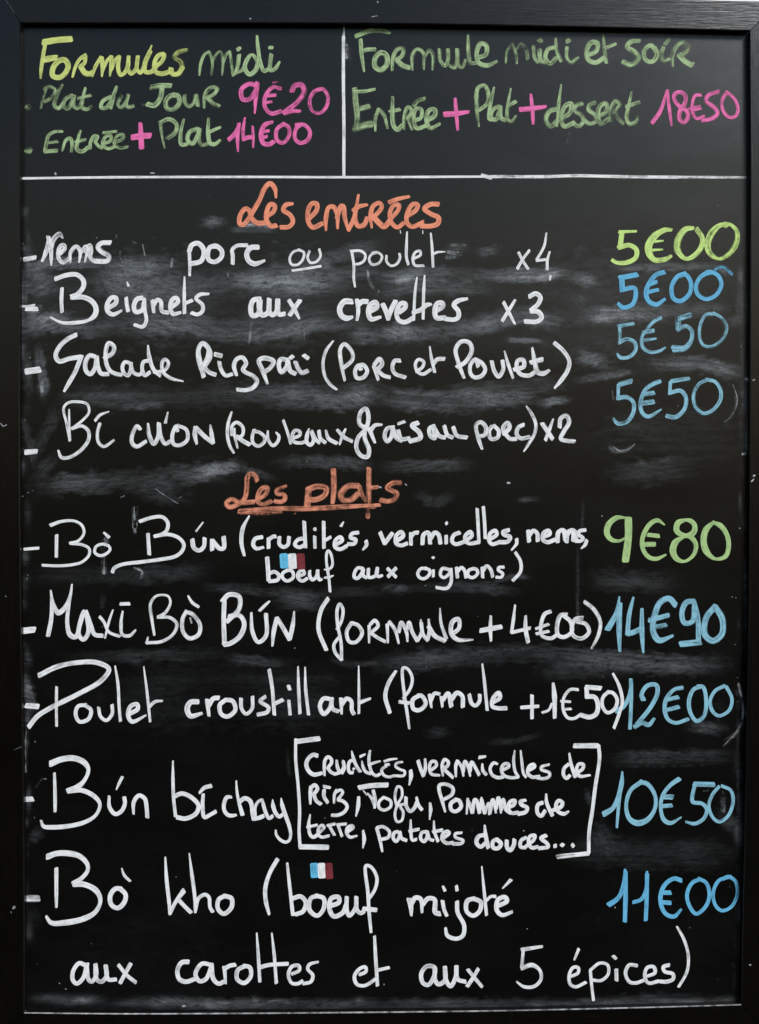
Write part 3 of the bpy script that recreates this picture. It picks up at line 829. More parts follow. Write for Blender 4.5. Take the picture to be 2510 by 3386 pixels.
32 1 1400,580 1460,555 1450,530 1410,550 1405,600 1440,620 1500,600
32 1 1520,620 1530,540 1560,525 1590,560 1590,620 / 1590,570 1630,525 1660,545 1665,615
@ 1810 1530 2.36
30 1 75,610 85,540 120,530 140,605 / 140,570 175,530 200,545 200,610
28 1 298,525 250,535 245,560 280,590 260,610 220,612
28 1 308,605 295,640 265,670,12
# dish_lettering|white|white|under the Bò Bún line|word boeuf:1135,word aux:1345,word oignons):9999
@ 600 1530 2.36
@ 860 1810 6.354
90 1 150,215 165,420 180,690
78 .97 200,545 300,512 395,585 370,680 190,715
70 1 570,482 480,540 465,620 560,705 690,640 700,550 650,485 560,482
70 1 830,600 930,550 890,472 820,520 787,600 830,680 900,705 990,650
74 1 1045,490,60 1045,600 1100,680 1180,620 1210,485 / 1210,480 1215,600 1250,680 1300,668,50
60 1 1470,930 1450,680 1420,480 1395,300,50 1402,120 1432,70 1480,120 1522,300,50 1510,400 1440,470,50
64 1 1350,638,40 1440,630 1540,590,28
30 1 1350,465 1400,468
@ 600 1530 2.36
@ 1150 1860 3.004
35 1 150,60 100,55 65,110 68,150 100,155 140,105 155,65 / 155,70 152,130 185,150
35 1 205,62 203,125 205,145 245,146 285,118 295,52 / 293,60 285,115 305,138 345,128,26
35 1 395,60 480,145 / 480,55 400,140
32 1 790,65 730,60 695,110 715,150 760,160 810,120 815,80 770,55
29 1 850,75 850,140
27 1 843,-54 855,-44
33 1 1010,70 940,60 920,120 950,150 1000,120 1025,75 / 1025,62 1025,200 985,255 880,248
34 1 1080,50 1090,150 / 1090,90 1130,50 1160,80 1175,150
33 1 1250,60 1200,80 1195,130 1240,150 1290,110 1280,70 1245,60
34 1 1335,50 1340,148 / 1340,90 1380,35 1420,70 1440,142
31 1 1550,45 1500,50 1495,75 1540,110 1525,145 1475,145
@ 1200 1530 2.36
26 1 1190,700 1230,770 1230,850 1170,920
# price_lettering|mint|pale green price 9€80
@ 1810 1530 2.36
36 1 605,428,16 540,430 480,480,46 465,550,46 500,600 560,610,22 605,590,16
56 1 632,435 632,580 610,765
34 1 915,485,12 860,450 800,480 745,580 745,670 790,735 850,750 925,718,16
32 1 785,562 870,572
36 1 750,638 838,636
36 1 1080,445,20 1020,470,46 1010,530,46 1075,570 1140,545,46 1150,490,40 1120,455 1075,445,20
40 1 1075,572,20 1000,620,50 980,690,50 1010,750 1070,770,20 1140,720,30 1160,640,34 1120,580 1070,570,20
44 1 1300,462,24 1240,520,50 1220,600,50 1240,690,50 1310,750,24 1390,730,36 1415,650,36 1400,560,34 1350,490 1290,465,24
# dish_lettering|white|white|on the Maxi line|dash:135,word Maxi:464,word Bò:700,word Bún:1010,word (formule:1578,plus sign:1672,amount 4€00):9999
@ 0 1920 2.36
50 .97 180,392 268,382
30 .97 375,430,34 400,300,34 405,180,28 396,75,12 / 396,80,14 415,180,30 455,250,44 500,220,36 545,130,26 562,28,12 / 560,60,16 535,200,28 525,330,32 545,420,40 590,440,36 620,360,30 655,240
34 .97 660,240 625,330 615,420 650,460 690,400 660,240 / 670,240 710,350 740,420 800,430
24 .97 778,282 810,320 850,400 935,435
22 .97 882,228,12 850,320 820,450,14
28 .97 940,182 1010,180
26 .95 958,238,14 945,330 955,420 1010,430 1060,385,14
26 .9 1205,425,18 1185,300 1175,180 1220,120,18 1310,120,18 1330,170,18 1290,250 1230,285
26 .9 1235,285 1330,290 1380,340 1350,420 1260,475 1150,485 / 1155,440,12 1145,490
24 .95 1468,118,14 1500,170 1550,205
32 .92 1455,240 1425,300 1430,400 1480,450 1550,420 1560,340 1500,260 1450,245
14 .7 1485,290 1495,330
@ 600 1920 2.36
36 .97 335,160 330,300 335,480
38 .97 320,160 370,110 450,125 450,220 355,320
38 .97 370,280 450,270 490,330 460,430 380,490 330,500
32 .97 545,250,18 555,400 600,480 660,430 660,260
34 .97 710,510,18 720,400 745,290 / 745,290 800,380 845,460 / 845,455 870,340 880,240,12
26 .9 610,235 650,195 688,160,14
32 1 1145,140 1090,230 1070,380 1130,540
26 .95 1215,380 1250,310 1260,220 1235,180,20 1215,230 1220,350 1245,480 1250,620 / 1250,620 1200,560 1190,500 1240,430
30 .95 1330,325 1290,400 1310,475 1360,480 1410,410 1380,350 1330,330
28 .95 1465,485,16 1465,350 / 1475,340 1510,310 1535,350 1475,410 / 1480,410 1540,450 1590,475
@ 1200 1920 2.36
28 .95 195,485,16 190,340
30 .95 205,320 250,380 280,490,16 / 280,400 300,325 340,400 348,475,16 / 345,380 360,325 385,400 425,470 / 425,470 460,400 452,305,14 / 455,330 470,420 505,465 / 505,460 520,390 512,300,14
36 .95 515,360 560,430 640,470
24 .95 602,215,10 610,330 650,450,30
36 .9 690,420 750,370 745,300 700,320 690,410 740,460 860,460,14
32 1 998,275,18 995,380 1000,470,18
38 1 918,390 1080,360
26 1 1188,190,14 1175,300 1160,405 / 1160,405 1305,370
34 1 1270,275,20 1270,380 1290,480
30 .92 1465,240 1420,260 1390,350 1400,430 1470,450 1510,425
24 .92 1350,375 1450,340
26 .88 1355,415 1450,395
@ 1810 1920 2.36
34 .9 150,265 105,270 75,360 85,425 130,440 190,400 180,320 130,275
32 .9 275,290 220,300 190,370 205,430 270,450 325,400 300,340 235,320
32 .85 290,165 360,220 412,320 400,420 345,530,14
# price_lettering|blue|blue price 14€90
34 .95 470,380,46 500,330,46 545,240,40 562,125,14
42 .95 565,180 560,400 565,550,22
36 .95 672,130,18 640,260 625,420 / 625,415,44 680,400,44 745,365
40 .95 738,220,26 738,400 748,560,20
48 .9 1000,190 950,140 880,170 835,280 825,390 870,465 980,430,22
40 .9 795,310 945,270
36 .88 825,365 925,345
42 .92 1150,160 1085,170 1050,250 1070,330 1130,320 1150,190 / 1145,170 1175,300 1180,470
50 .88 1040,495 1190,480
48 .92 1310,200 1240,290 1230,420 1290,470 1360,420 1365,300 1310,205
# dish_lettering|white|white|on the Poulet croustillant line|dash:130,word Poulet:575,word croustillant:1250,word (formule:1700,plus sign:1785,amount 1€50):9999
@ 0 1920 2.36
42 1 205,975 296,982
22 .95 442,830 440,960 442,1135
38 .92 305,740,44 450,670 620,638 760,640 850,690 790,780 600,890 400,990 290,1060 225,1140
30 .95 670,970 610,980 590,1040 620,1100 690,1080 710,1010 660,970
26 .95 770,990 785,1060 830,1090 875,1040 875,970
24 .95 898,665,12 920,800 930,980 940,1095
34 .95 1010,1040 1075,1000 1070,965 1020,980 1000,1050 1030,1100 1140,1050,14
22 .95 1122,670,10 1145,850 1172,1100
26 .95 1165,985 1210,945 1268,938,16
@ 600 1920 2.36
42 .97 130,945 70,950 45,1000 70,1055 160,1035,26
36 .97 200,930 215,1055,24 / 210,980 250,920 290,915
34 .97 345,930 300,970 310,1040 360,1060 420,1010 400,940 350,930
28 .97 465,920 470,1000 505,1040 550,1000 555,905
30 .97 655,905 615,940 680,990 670,1025 595,1045
28 .97 685,695 710,850 725,1045
32 .97 725,960 790,930
26 .97 838,935 848,1045
28 .97 835,820 845,850
26 .97 910,670,12 915,850 925,1035
26 .97 965,675,12 970,850 992,1045
34 .97 1165,925 1110,920 1080,980 1110,1040 1160,990 1175,920 / 1170,920 1180,1000 1225,1020
32 .97 1245,920 1250,1040,18 / 1250,970 1290,920 1325,940 1330,1010 1345,1040
22 .97 1383,665,10 1385,850 1385,1035
34 .97 1390,950 1475,920,20
@ 1200 1920 2.36
32 1 258,705,22 200,800 175,900 210,1030
24 .95 362,1155,18 345,1030 325,900 315,680 350,690 385,760 370,840 315,920
30 .95 285,945 360,955
32 1 445,895 390,930 395,1000 440,1010 490,960 460,900 430,895
30 1 520,890 535,990,18 / 530,940 560,880 598,885
34 1 615,910 620,985,18 / 625,930 665,880 690,980 / 690,930 735,875 775,900 780,985
30 1 830,890 850,960 880,975 910,940 912,890
26 1 932,650,14 950,800 970,1010
32 1 1015,950 1070,915 1060,875 1015,920 1010,980 1050,995 1120,995
28 1 1235,990 1370,980
28 1 1320,895 1320,1075
20 1 1400,1030 1450,1010 1475,960
40 1 1485,800,20 1495,900 1497,1070,28
@ 1810 1920 2.36
24 1 240,850 180,850 130,910 125,1010 160,1070 210,1075 265,1040
20 1 105,940 180,945
20 1 120,1005 185,1000
36 1 300,830 415,840
34 1 305,835 310,900
36 1 300,905 370,910 395,970 380,1040 330,1065 265,1050
28 1 480,865 435,910 430,980 470,1030 525,1000 545,930 510,875 470,870
26 1 512,725,18 560,820 585,940 560,1040 520,1150
# price_lettering|blue|blue price 12€00
34 .95 535,1020,44 595,980 640,900 652,780,16
30 .95 652,770 655,900 645,1155
34 .95 750,930,40 735,890 780,820 850,815 860,870 810,980 700,1120
36 .95 680,1140 740,1110 790,1125 835,1075,20
28 .95 1055,835,36 990,850 930,920,34 915,1000,34 940,1080 1000,1110 1100,1080
34 .9 930,930 1020,910
34 .9 930,1010 1025,985
32 .95 1200,825 1140,850 1105,940 1120,1040 1165,1095 1220,1060 1240,960 1215,830 1175,825
28 .95 1385,820 1310,860 1270,940 1290,1020 1340,1055 1420,1010 1440,920 1395,825
# dish_lettering|white|white|on the Bún bì chay line|bullet dot:118,word Bún:530,word bì:722,word chay:9999
@ 0 2410 2.36
40 1 200,550 254,548
28 1 425,345,20 430,500 430,645,24
44 1 395,272,50 480,238 580,230 660,265 690,320,30 660,400,30 610,450,40 530,485
36 1 540,485 640,480 740,530 780,590,26 750,670,26 680,720,30 560,755 400,768 340,760,30 320,715,18
24 1 955,375 930,425 908,475,10
32 1 852,525,20 855,610 900,665 950,640 975,580 970,535
32 1 1042,665,18 1045,570 1085,520 1130,545 1145,620 1150,690
26 1 1350,250,12 1350,400 1355,540 1370,680
34 1 1355,530 1420,505 1500,540 1550,600 1530,660 1450,700 1380,690
@ 600 2410 2.36
32 1 140,500,20 180,460 232,445
30 1 170,510,24 165,600 180,690 225,670 268,645
@ 700 2560 5.9
74 1 385,445,56 300,450 245,560 245,700 310,790 390,810 480,795,50
60 1 480,130,32 490,300,46 520,500,62 600,790,84
84 1 560,525 640,470 740,510 785,620 800,760 825,890
60 1 850,800 848,650 900,545 970,500
80 1 830,870 930,850 1010,815
72 1 985,485,40 1010,600 1060,760 1120,860 1190,815
80 1 1190,495,20 1200,620 1250,760 1320,830 1390,780,70
80 1 1355,465,20 1375,600 1440,800 1510,1000,72 1540,1180,52 1510,1290,56 1440,1325,64 1340,1280,60 1260,1180,50 1250,1090,36
# square_bracket|white|large white opening square bracket
@ 940 2410 2.95
30 1 112,100 112,300 135,550 150,800 145,1000 155,1150
48 1 110,125 340,95
50 1 150,1150 425,1155
# dish_lettering|white|small white|in the first bracketed line|word Crudités:1371,word vermicelles:1838,word de:9999
@ 990 2480 4.13
56 1 245,78,60 190,65 120,120 95,200 130,290 200,335 308,315,46
46 .97 345,350,26 340,250 350,140 390,95 435,125 438,175 395,235 / 385,240 430,300 490,330
46 .97 510,140,30 520,230 550,305 / 500,325 565,300 605,235 592,140,22 / 600,160 612,250 580,315
46 .97 728,140 690,155 668,230 688,305 730,310 / 715,15,20 740,120 780,220 830,295 / 735,245,20 745,262
44 .97 855,150,20 870,230 910,300 970,322
40 1 830,90 900,58,26
44 .97 965,8,30 950,120 960,220 1000,320 1050,350 1100,328
38 .97 945,205 1020,175 1105,152,26
34 .95 1335,118,22 1240,130 1160,155
42 .92 1225,195 1175,205 / 1190,215 1125,270 1150,340 1220,368 1295,350
40 .9 1410,162,26 1330,180 1312,220 1380,268 1438,290 1428,345 1300,352
56 1 1520,278,46 1525,360 1500,478,20
@ 1370 2480 2.8
34 1 35,100 60,180 85,240 / 85,235 102,170 100,82,20
30 .97 150,190 205,142 195,108 160,108 140,160 160,222 235,235,22
32 .97 265,240,18 258,140 280,88 316,112 305,150 262,170 / 262,168 310,210 358,255
32 .97 385,248,18 385,140 400,100 / 400,100 440,160 455,242,18 / 452,200 470,105 500,160 518,242,18 / 515,200 532,112 570,172 600,230
32 .97 630,128,18 635,190 665,228
34 1 602,68 660,60,22
32 .95 770,130,22 735,120 702,170 720,228 770,255 820,250
30 .95 810,190 875,152 868,128 830,132 806,180 830,235 900,256 960,250
28 .93 930,5,16 920,100 935,200 965,250 / 985,5,16 997,120 1012,220 1035,250
32 .95 1060,190 1115,152 1105,132 1065,150 1050,210 1090,250 1160,245
30 .93 1250,135,22 1180,155 1176,180 1250,210 1250,245 1200,265 1140,260
33 1 1430,130 1388,170 1382,230 1410,262 1440,235 / 1435,30,18 1452,130 1490,250 / 1490,222 1560,172 1565,135 1522,132 1502,190 1530,240 1628,233,20
# dish_lettering|white|small white|in the second bracketed line|word Riz:1195,word Tofu:1436,word Pommes:1758,word de:9999
@ 990 2590 2.753
34 .97 100,188,20 100,100 105,30 / 105,40 140,15 165,48 140,90
34 .97 130,95 155,160 195,190
34 .97 225,60 225,120 258,175
32 .97 222,30 280,40,24
28 .95 315,182,18 320,100 340,60 / 335,80 375,60 395,80 350,150
32 .95 350,150 400,165 435,210 410,260 350,290 295,290
38 1 540,125,28 535,210 515,300,14
46 1 545,40 650,22 800,15
15 .75 582,66 615,108
30 .9 620,90,14 660,140 684,200
32 .97 672,65 690,150 685,225,22
28 .97 770,125 725,170 725,220 770,245 830,212 830,160 775,130
25 .93 885,200 870,120 895,30 925,40 935,110 890,200 870,290 890,350 930,340 945,260 920,220
26 .95 958,188 895,205
33 .97 970,128 975,210 1010,255 1050,220 1068,175 / 1066,128,22 1085,200 1115,240
32 1 1190,180,22 1195,240 1185,330,12
@ 1440 2410 2.95
35 .97 95,810,20 65,700 35,590 40,550 100,540 170,580 160,640 80,690
39 1 200,690 150,730 155,790 200,805 250,760 230,700 190,690
35 1 305,830,20 315,680,24 / 315,700 350,780 360,820 / 360,810 385,690 400,700 430,820 / 430,800 450,670,20 / 450,690 480,820 / 480,820 520,720,20 530,830 / 530,820 560,690 590,820,20 / 590,780 615,670 640,820,20 / 640,790 660,690 690,790 730,820
35 1 700,770 765,740 775,700 730,710 710,770 740,820 810,815
37 1 880,695,28 830,710 840,740 895,770 880,810 810,830
37 1 1045,720 1000,740 995,820 1030,850 1070,800 / 1080,635,18 1085,720 1140,845 / 1130,800 1225,760 1240,720 1200,700 1175,750 1190,800 1250,830 1300,805,20
@ 940 2410 2.95
# dish_lettering|white|small white|in the third bracketed line|word terre:1228,word patates:1553,word douces...:9999
@ 990 2590 2.753
33 .97 98,285,14 85,380 100,470 125,490 165,470
27 .97 70,400 160,380
28 .93 180,450 225,402 210,382 180,400 170,460 200,490 270,478
28 .93 255,385 322,370 / 275,395 318,470
28 .93 342,378 425,370 / 355,390 388,482
31 .95 440,440 490,402 480,387 440,402 430,450 460,490 525,478,18
36 1 580,430,22 590,510 578,590,12
32 .92 755,622,20 735,520 705,410 / 705,405 760,395 820,440 810,490 740,512
31 .97 900,440 865,450 855,500 880,530 908,490 915,440 / 915,445 930,500 975,520
30 .97 1013,332,16 1015,430 1030,518 1065,510 / 1000,437 1088,418
31 .97 1160,440 1115,450 1105,505 1135,530 1163,490 1165,440 / 1165,445 1190,510 1220,520
30 .95 1225,342,14 1230,440 1262,528 / 1215,442 1300,425
33 .93 1310,500 1365,452 1350,437 1310,455 1300,510 1340,545 1400,540
31 .9 1480,450,22 1420,460 1420,490 1490,520 1480,545 1400,552
@ 1440 2410 2.95
39 1 480,1035 420,1050 400,1110 440,1150 500,1100 / 480,940,18 490,1040 515,1160
39 1 600,1075 560,1100 565,1160 610,1165 640,1120 600,1080
39 1 695,1090 700,1160 730,1185 765,1130 770,1080
35 1 885,1060 835,1090 830,1150 880,1160 / 880,1150 960,1080 970,1040 920,1050 910,1120 940,1160 1000,1150
37 1 1080,1040 1030,1065 1090,1120 1100,1150 1010,1165
39 1 1160,1145 1175,1140 / 1230,1140 1245,1125 / 1335,1145 1345,1130
# square_bracket|white|large white closing square bracket
50 .9 1355,165 1580,165
36 .95 1590,160 1600,280 1560,560 1530,800 1500,1000 1495,1210
46 .85 1190,1248 1490,1215
# price_lettering|blue|blue price 10€50
@ 1810 2410 2.36
34 1 440,665,46 510,620 550,540 580,420 585,335,16
28 1 580,400 560,560 542,770,20
34 1 740,410,40 650,480,30 615,600,28 640,700,36 700,735,46 780,710,40 840,620,28 840,520,28 780,430,36 720,415
32 .97 1030,390,40 960,440 900,520,30 885,620,28 910,710,36 960,735 1045,690,12
40 .95 900,530 975,532
32 .95 885,605 970,597
40 .92 1145,430 1300,435
30 .95 1150,440 1130,540 1135,570 1210,585 1245,630 1220,700 1150,740 1080,725,20
28 .9 1340,450 1290,510 1260,600 1290,690 1340,725 1410,680 1450,560 1430,480 1360,445
# dish_lettering|white|white|on the Bò kho line|dash:140,word Bò:490,word kho:820,word (boeuf:1300,word mijoté:9999
@ 0 2780 2.36
54 .7 205,452 300,450
30 1 440,215 440,400 440,520,18
44 1 370,125,46 440,100 530,98 620,120 680,180,34 685,230,28 640,290,32 575,335
44 1 575,340 650,340 740,380 780,440,36 780,490,30 740,560,36 650,610,44 500,640 400,640,36 360,590,20
22 1 950,215,10 970,270 1015,315
36 1 950,375 900,375 860,430 870,500 920,525 970,480 980,420 940,375
28 1 1290,128,14 1300,300 1320,480 1325,575,20 / 1325,570 1370,480 1435,390,38
32 1 1385,450 1430,500 1490,560
28 1 1477,98,10 1500,280 1520,440 1525,560,22 / 1525,540 1550,450 1600,420 1630,440 1640,520 1660,555
@ 600 2780 2.36
34 1 340,430 290,460 285,530 330,570 390,520 390,450 335,430
32 1 750,145 690,250 655,370 660,480 685,575,22
28 1 825,175,20 850,400 870,580
34 1 870,450 930,435 970,480 950,550 890,575
34 1 1060,430 1010,450 1000,540 1060,585 1110,530 1110,450 1050,428
36 1 1160,510 1230,480 1225,440 1170,450 1155,530 1190,590 1260,560 1285,500
32 1 1290,440 1290,540 1310,585 1360,520 1365,440 / 1365,440 1370,540 1400,565 1425,550
26 1 1480,715,22 1465,560 1455,400 1440,195 1480,205 1525,290 1510,380 1465,450
34 1 1420,530 1520,540
@ 1200 2780 2.36
36 1 360,455 375,520 378,585,18 / 375,500 410,445 450,455 462,560,20 / 465,500 510,450 560,460 565,560 600,570
30 1 622,470 635,540 655,585
26 1 625,355,18 640,390 / 730,352,24 735,388
32 1 735,475 740,560 790,660 780,740 730,765 660,740 645,680,20
34 1 870,450 815,470 810,550 860,585 910,550 920,480 860,450
24 1 928,200,10 945,380 965,580 / 960,470 1000,435 1035,435,30
34 1 1050,510 1125,470 1110,440 1055,460 1045,540 1085,580 1165,555,24
28 1 1155,305 1090,372,10
# dish_lettering|white|white|on the lowest line|word aux:510,word carottes:1110,word et:1340,word aux:1650,number 5:1830,word épices):9999
@ 0 2780 2.36
34 .95 670,975 620,955 570,1020 570,1090 600,1115 650,1070 680,960 / 675,960 690,1080 715,1100 750,1050 745,965 / 745,965 755,1080 790,1100 830,1060 825,975 / 825,975 845,1080 905,1082
30 .95 925,970 990,1050 1060,1105
32 .95 1020,960 975,1040 938,1110
36 .95 1470,945 1420,950 1385,1010 1400,1080 1450,1100 1530,1075
@ 600 2780 2.36
34 .95 235,970 160,960 110,1040 140,1095 190,1080 235,980 / 235,965 250,1080 290,1115 330,1100
34 .95 335,985 345,1115,18 / 335,1000 380,975 420,968
34 .95 490,980 440,1010 435,1080 490,1110 540,1060 535,990 485,975
26 .95 588,720,12 600,900 612,1100
32 .95 610,990 680,970 830,960
26 .95 705,720,12 725,900 740,1110
28 .95 860,1040 920,1010 915,975 865,980 835,1040 860,1110 910,1115 945,1095 / 1068,945,18 1000,965 985,1000 1025,1050 1010,1100 950,1115
28 .95 1390,1045 1440,1020 1435,985 1390,1000 1350,1060 1370,1120 1430,1130 1520,1075
28 .95 1507,745,22 1515,900 1530,1130
28 .95 1535,1010 1620,990
@ 1200 2780 2.36
34 .95 560,990 500,980 455,1040 470,1110 510,1125 555,1060 560,990 / 560,985 565,1090 590,1120 640,1090 640,985 / 640,985 650,1090 685,1135 725,1060 730,980 / 730,980 740,1080 800,1100
28 .95 820,1005 880,1080 930,1140
30 .95 900,1000 860,1070 815,1135
34 .92 1240,850 1400,825,22
26 .95 1252,850 1240,990 / 1240,995,34 1320,970,34 1380,1010 1390,1080 1340,1135 1260,1140 1200,1100,14
@ 1810 2780 2.36
26 .95 180,1060 240,1030 240,990 200,990 170,1050 180,1120 220,1140 300,1105
26 .95 245,845 210,930,14
24 .95 335,1010 345,1120 360,1245 / 335,1010 410,955 470,970 475,1040 420,1090 340,1085
30 .95 538,1005 540,1090
28 .95 515,900 535,920
28 .95 700,975 640,970 610,1030 640,1100 690,1110 750,1090
28 .95 770,1060 840,1030 830,985 780,990 760,1060 790,1110 870,1095
30 .95 950,970 905,985 915,1020 980,1040 980,1080 930,1100 880,1098
24 .95 1012,670,18 1070,780 1100,900 1090,1020 1025,1140
# price_lettering|sky|blue price 11€00
36 1 480,500,42 550,450 590,370 608,225,20
34 1 610,240 610,450 605,630
30 1 670,480 730,460 765,400 778,240,18
32 1 778,260 775,450 768,620
34 1 1045,310,36 990,295 920,340 885,420 890,510 930,575 990,590 1045,535,18
34 1 890,405 960,405
34 1 890,480 960,485
30 1 1190,300 1130,330 1090,420 1110,510 1160,570 1230,520 1265,430 1240,330 1180,295
28 1 1430,280 1340,310 1295,400 1310,500 1360,545 1430,520 1480,430 1470,320 1410,280 1370,300
'''
SMEARS = '''
@ 0 780 1.3163
45 6 110,150 200,125 330,115 450,115
50 4.5 450,115 620,110 780,125
60 4.5 430,150 600,150 720,165
70 4 110,190 180,190 240,220
50 3 110,230 230,240
90 3.5 400,210 650,210 900,200
120 2.5 470,280 900,290 1000,250
90 3.5 750,230 1100,190 1300,170 1500,190
70 3.5 1000,190 1250,210 1450,230
40 9 110,350 130,340 170,310
70 4.5 100,400 200,370 330,400 560,390
80 3 120,420 250,340
80 4 560,400 800,390 1000,400 1200,400
50 3 780,420 1000,440 1240,430
60 4.5 1200,420 1450,380 1652,390
60 2.5 1300,130 1500,80 1652,40
60 3 1380,190 1652,140
60 4 1500,440 1652,440
40 4.5 170,480 180,570 190,650 185,700
16 12 180,640 185,690
50 2.5 130,980 230,800 250,740
30 1.5 100,790 150,990
50 2.2 150,1060 250,950
40 1.5 100,440 130,700
90 2.2 300,700 700,700 1100,690 1500,690
25 3 500,750 700,735
70 3 1150,700 1500,720 1652,690
70 5 1480,690 1652,660
80 2.5 150,1090 500,1070 800,1040 1000,1020
50 5 850,1050 950,1010 1050,1000
50 3 1200,990 1400,980 1600,1000
30 4 1050,1010 1200,1060
100 1.2 600,1100 800,1130
24 3 590,1190 590,1260
14 3 1088,395 1086,470
30 5 85,180 85,420
330 1.6 60,260 500,280 1000,290 1652,260
@ 1255 780 1.3163
420 .8 0,300 600,320 1570,320
50 5 0,180 300,170 500,170 830,160
30 5 100,150 350,150
30 8 480,190 700,185 800,160
25 7 60,200 160,175
60 2.5 0,250 200,220 500,230
40 4 280,60 380,50
16 8 280,95 340,90
40 4 430,80 520,50
70 5 0,440 200,420 420,400 560,370
70 3.5 300,400 600,350 800,380
60 4 0,420 150,410
20 4 550,450 720,460
50 4 840,180 950,200
50 3.5 850,260 900,300
60 5 900,350 1000,340 1250,330 1500,310
30 5 930,360 1010,370
30 3 1000,140 1500,130
20 6 1460,130 1520,170
50 6 1580,230 1590,420
40 5 1500,380 1600,360
60 3.5 850,520 1000,560
30 4 860,630 1100,590
60 2.8 1150,560 1400,560 1580,600
70 4 300,690 600,660 830,640
90 3.5 0,700 300,720 500,720
35 5 700,730 820,710
60 3 400,720 700,700
14 5 1000,910 1020,935 1080,930 1100,915
12 5 1520,800 1550,740 1550,680
20 5 1590,600 1600,950
200 1.5 1000,850 1550,850
50 2 0,1010 180,1000 400,1000
40 3 160,1120 240,1160 320,1130
20 3 600,1150 700,1145
100 1.5 1000,1050 1400,1000
10 3 885,1150 880,1343
@ 0 1780 1.3163
70 1.5 150,160 600,160 900,140
40 3 600,140 640,170
40 2.2 900,210 1300,240 1652,230
80 3 1200,250 1400,280
50 1.5 250,520 600,510 1000,500
40 2 1000,520 1250,550
250 1 500,690 1500,680
40 5 110,630 130,690 150,760
15 7 105,640 150,650
18 4 115,820 110,1030
16 5 160,1080 170,1060
50 4 130,1320 180,1270
22 2.5 445,0 455,140
22 2.5 450,240 445,310
15 2 1250,920 1260,1040
24 3.5 1430,520 1500,545 1652,540
@ 1255 1780 1.3163
40 2.5 0,230 300,210 600,230
30 3 0,210 130,220
20 3.5 480,200 560,170 650,170
80 1.8 900,180 1300,190
14 4 865,20 860,400
80 4 0,550 300,520 600,500 1000,530 1250,550 1510,550
70 3 800,530 1100,540
60 3 1250,550 1510,550
8 4 400,490 700,480 1000,490 1200,490
60 2 700,580 1100,580
14 7 1565,640 1580,760 1560,840 1500,880
50 3 1350,820 1500,830
50 3 1470,720 1500,740
12 5 1590,80 1600,560
60 2 1000,960 1560,950
40 4 200,850 300,840
24 3 480,890 600,880 700,850
30 2.5 900,1100 920,1160
80 2.5 950,1240 980,1343
60 3 1480,1200 1560,1270
20 4 1500,1120 1490,1200
12 3 1560,1000 1570,1343
@ 0 0 1
40 2.2 300,3320 1000,3325 1900,3318 2300,3300
30 4 650,3312 780,3322
30 4 1000,3322 1150,3326
90 2.5 1900,2820 2150,2820 2400,2830
30 3 2455,2600 2450,3000 2440,3300
40 1.5 100,3000 115,3050
14 22 803,748 850,742 909,750
30 4 663,737 740,732
20 5 757,758 918,762
30 1.5 1145,150 1152,210
300 .6 300,3100 700,3200
'''
# ------------------------------------------------------------------ the wall behind
def build_wall():
    y0, y1 = .025, .16
    x, z0, z1 = 1.6, 0.0, 2.9
    v = [(-x, y0, z0), (x, y0, z0), (x, y0, z1), (-x, y0, z1), (-x, y1, z0), (x, y1, z0), (x, y1, z1), (-x, y1, z1)]
    f = [(0, 1, 2, 3), (5, 4, 7, 6), (4, 0, 3, 7), (1, 5, 6, 2), (3, 2, 6, 7), (4, 5, 1, 0)]
    o = link('wall', v, f, M_WALL)
    o['label'] = 'pale rendered wall showing as a bright sliver above the black frame'
    o['category'] = 'wall'
    return o
build_wall()

# ------------------------------------------------------------------ the menu board
root = bpy.data.objects.new('menu_board', None); sc.collection.objects.link(root)
root.location = P(W / 2, 3430, 0); root.empty_display_size = .1
bpy.context.view_layer.update()
root['label'] = 'black framed chalkboard menu handwritten in white, green, pink, orange and blue'
root['category'] = 'menu board'

EDGE_T = [(67, 74), (600, 75), (1300, 77.5), (1900, 87), (2480, 100)]
EDGE_B = [(80, 3349), (400, 3352), (800, 3350.5), (1200, 3347), (1600, 3342.5), (1810, 3338.5), (2210, 3329), (2452, 3322)]
EDGE_L = [(67, 74), (66, 600), (64, 1300), (66, 1800), (72, 2300), (79, 2800), (80, 3349)]
EDGE_R = [(2480, 100), (2483, 600), (2482, 1000), (2481, 1500), (2479, 1900), (2473, 2250), (2466, 2650), (2458, 3000), (2452, 3322)]
OUT = dict(TL=(-14, -50), TR=(2580, 4), BL=(-8, 3438), BR=(2548, 3418))
DEPTH, BACK = .0060, -.016

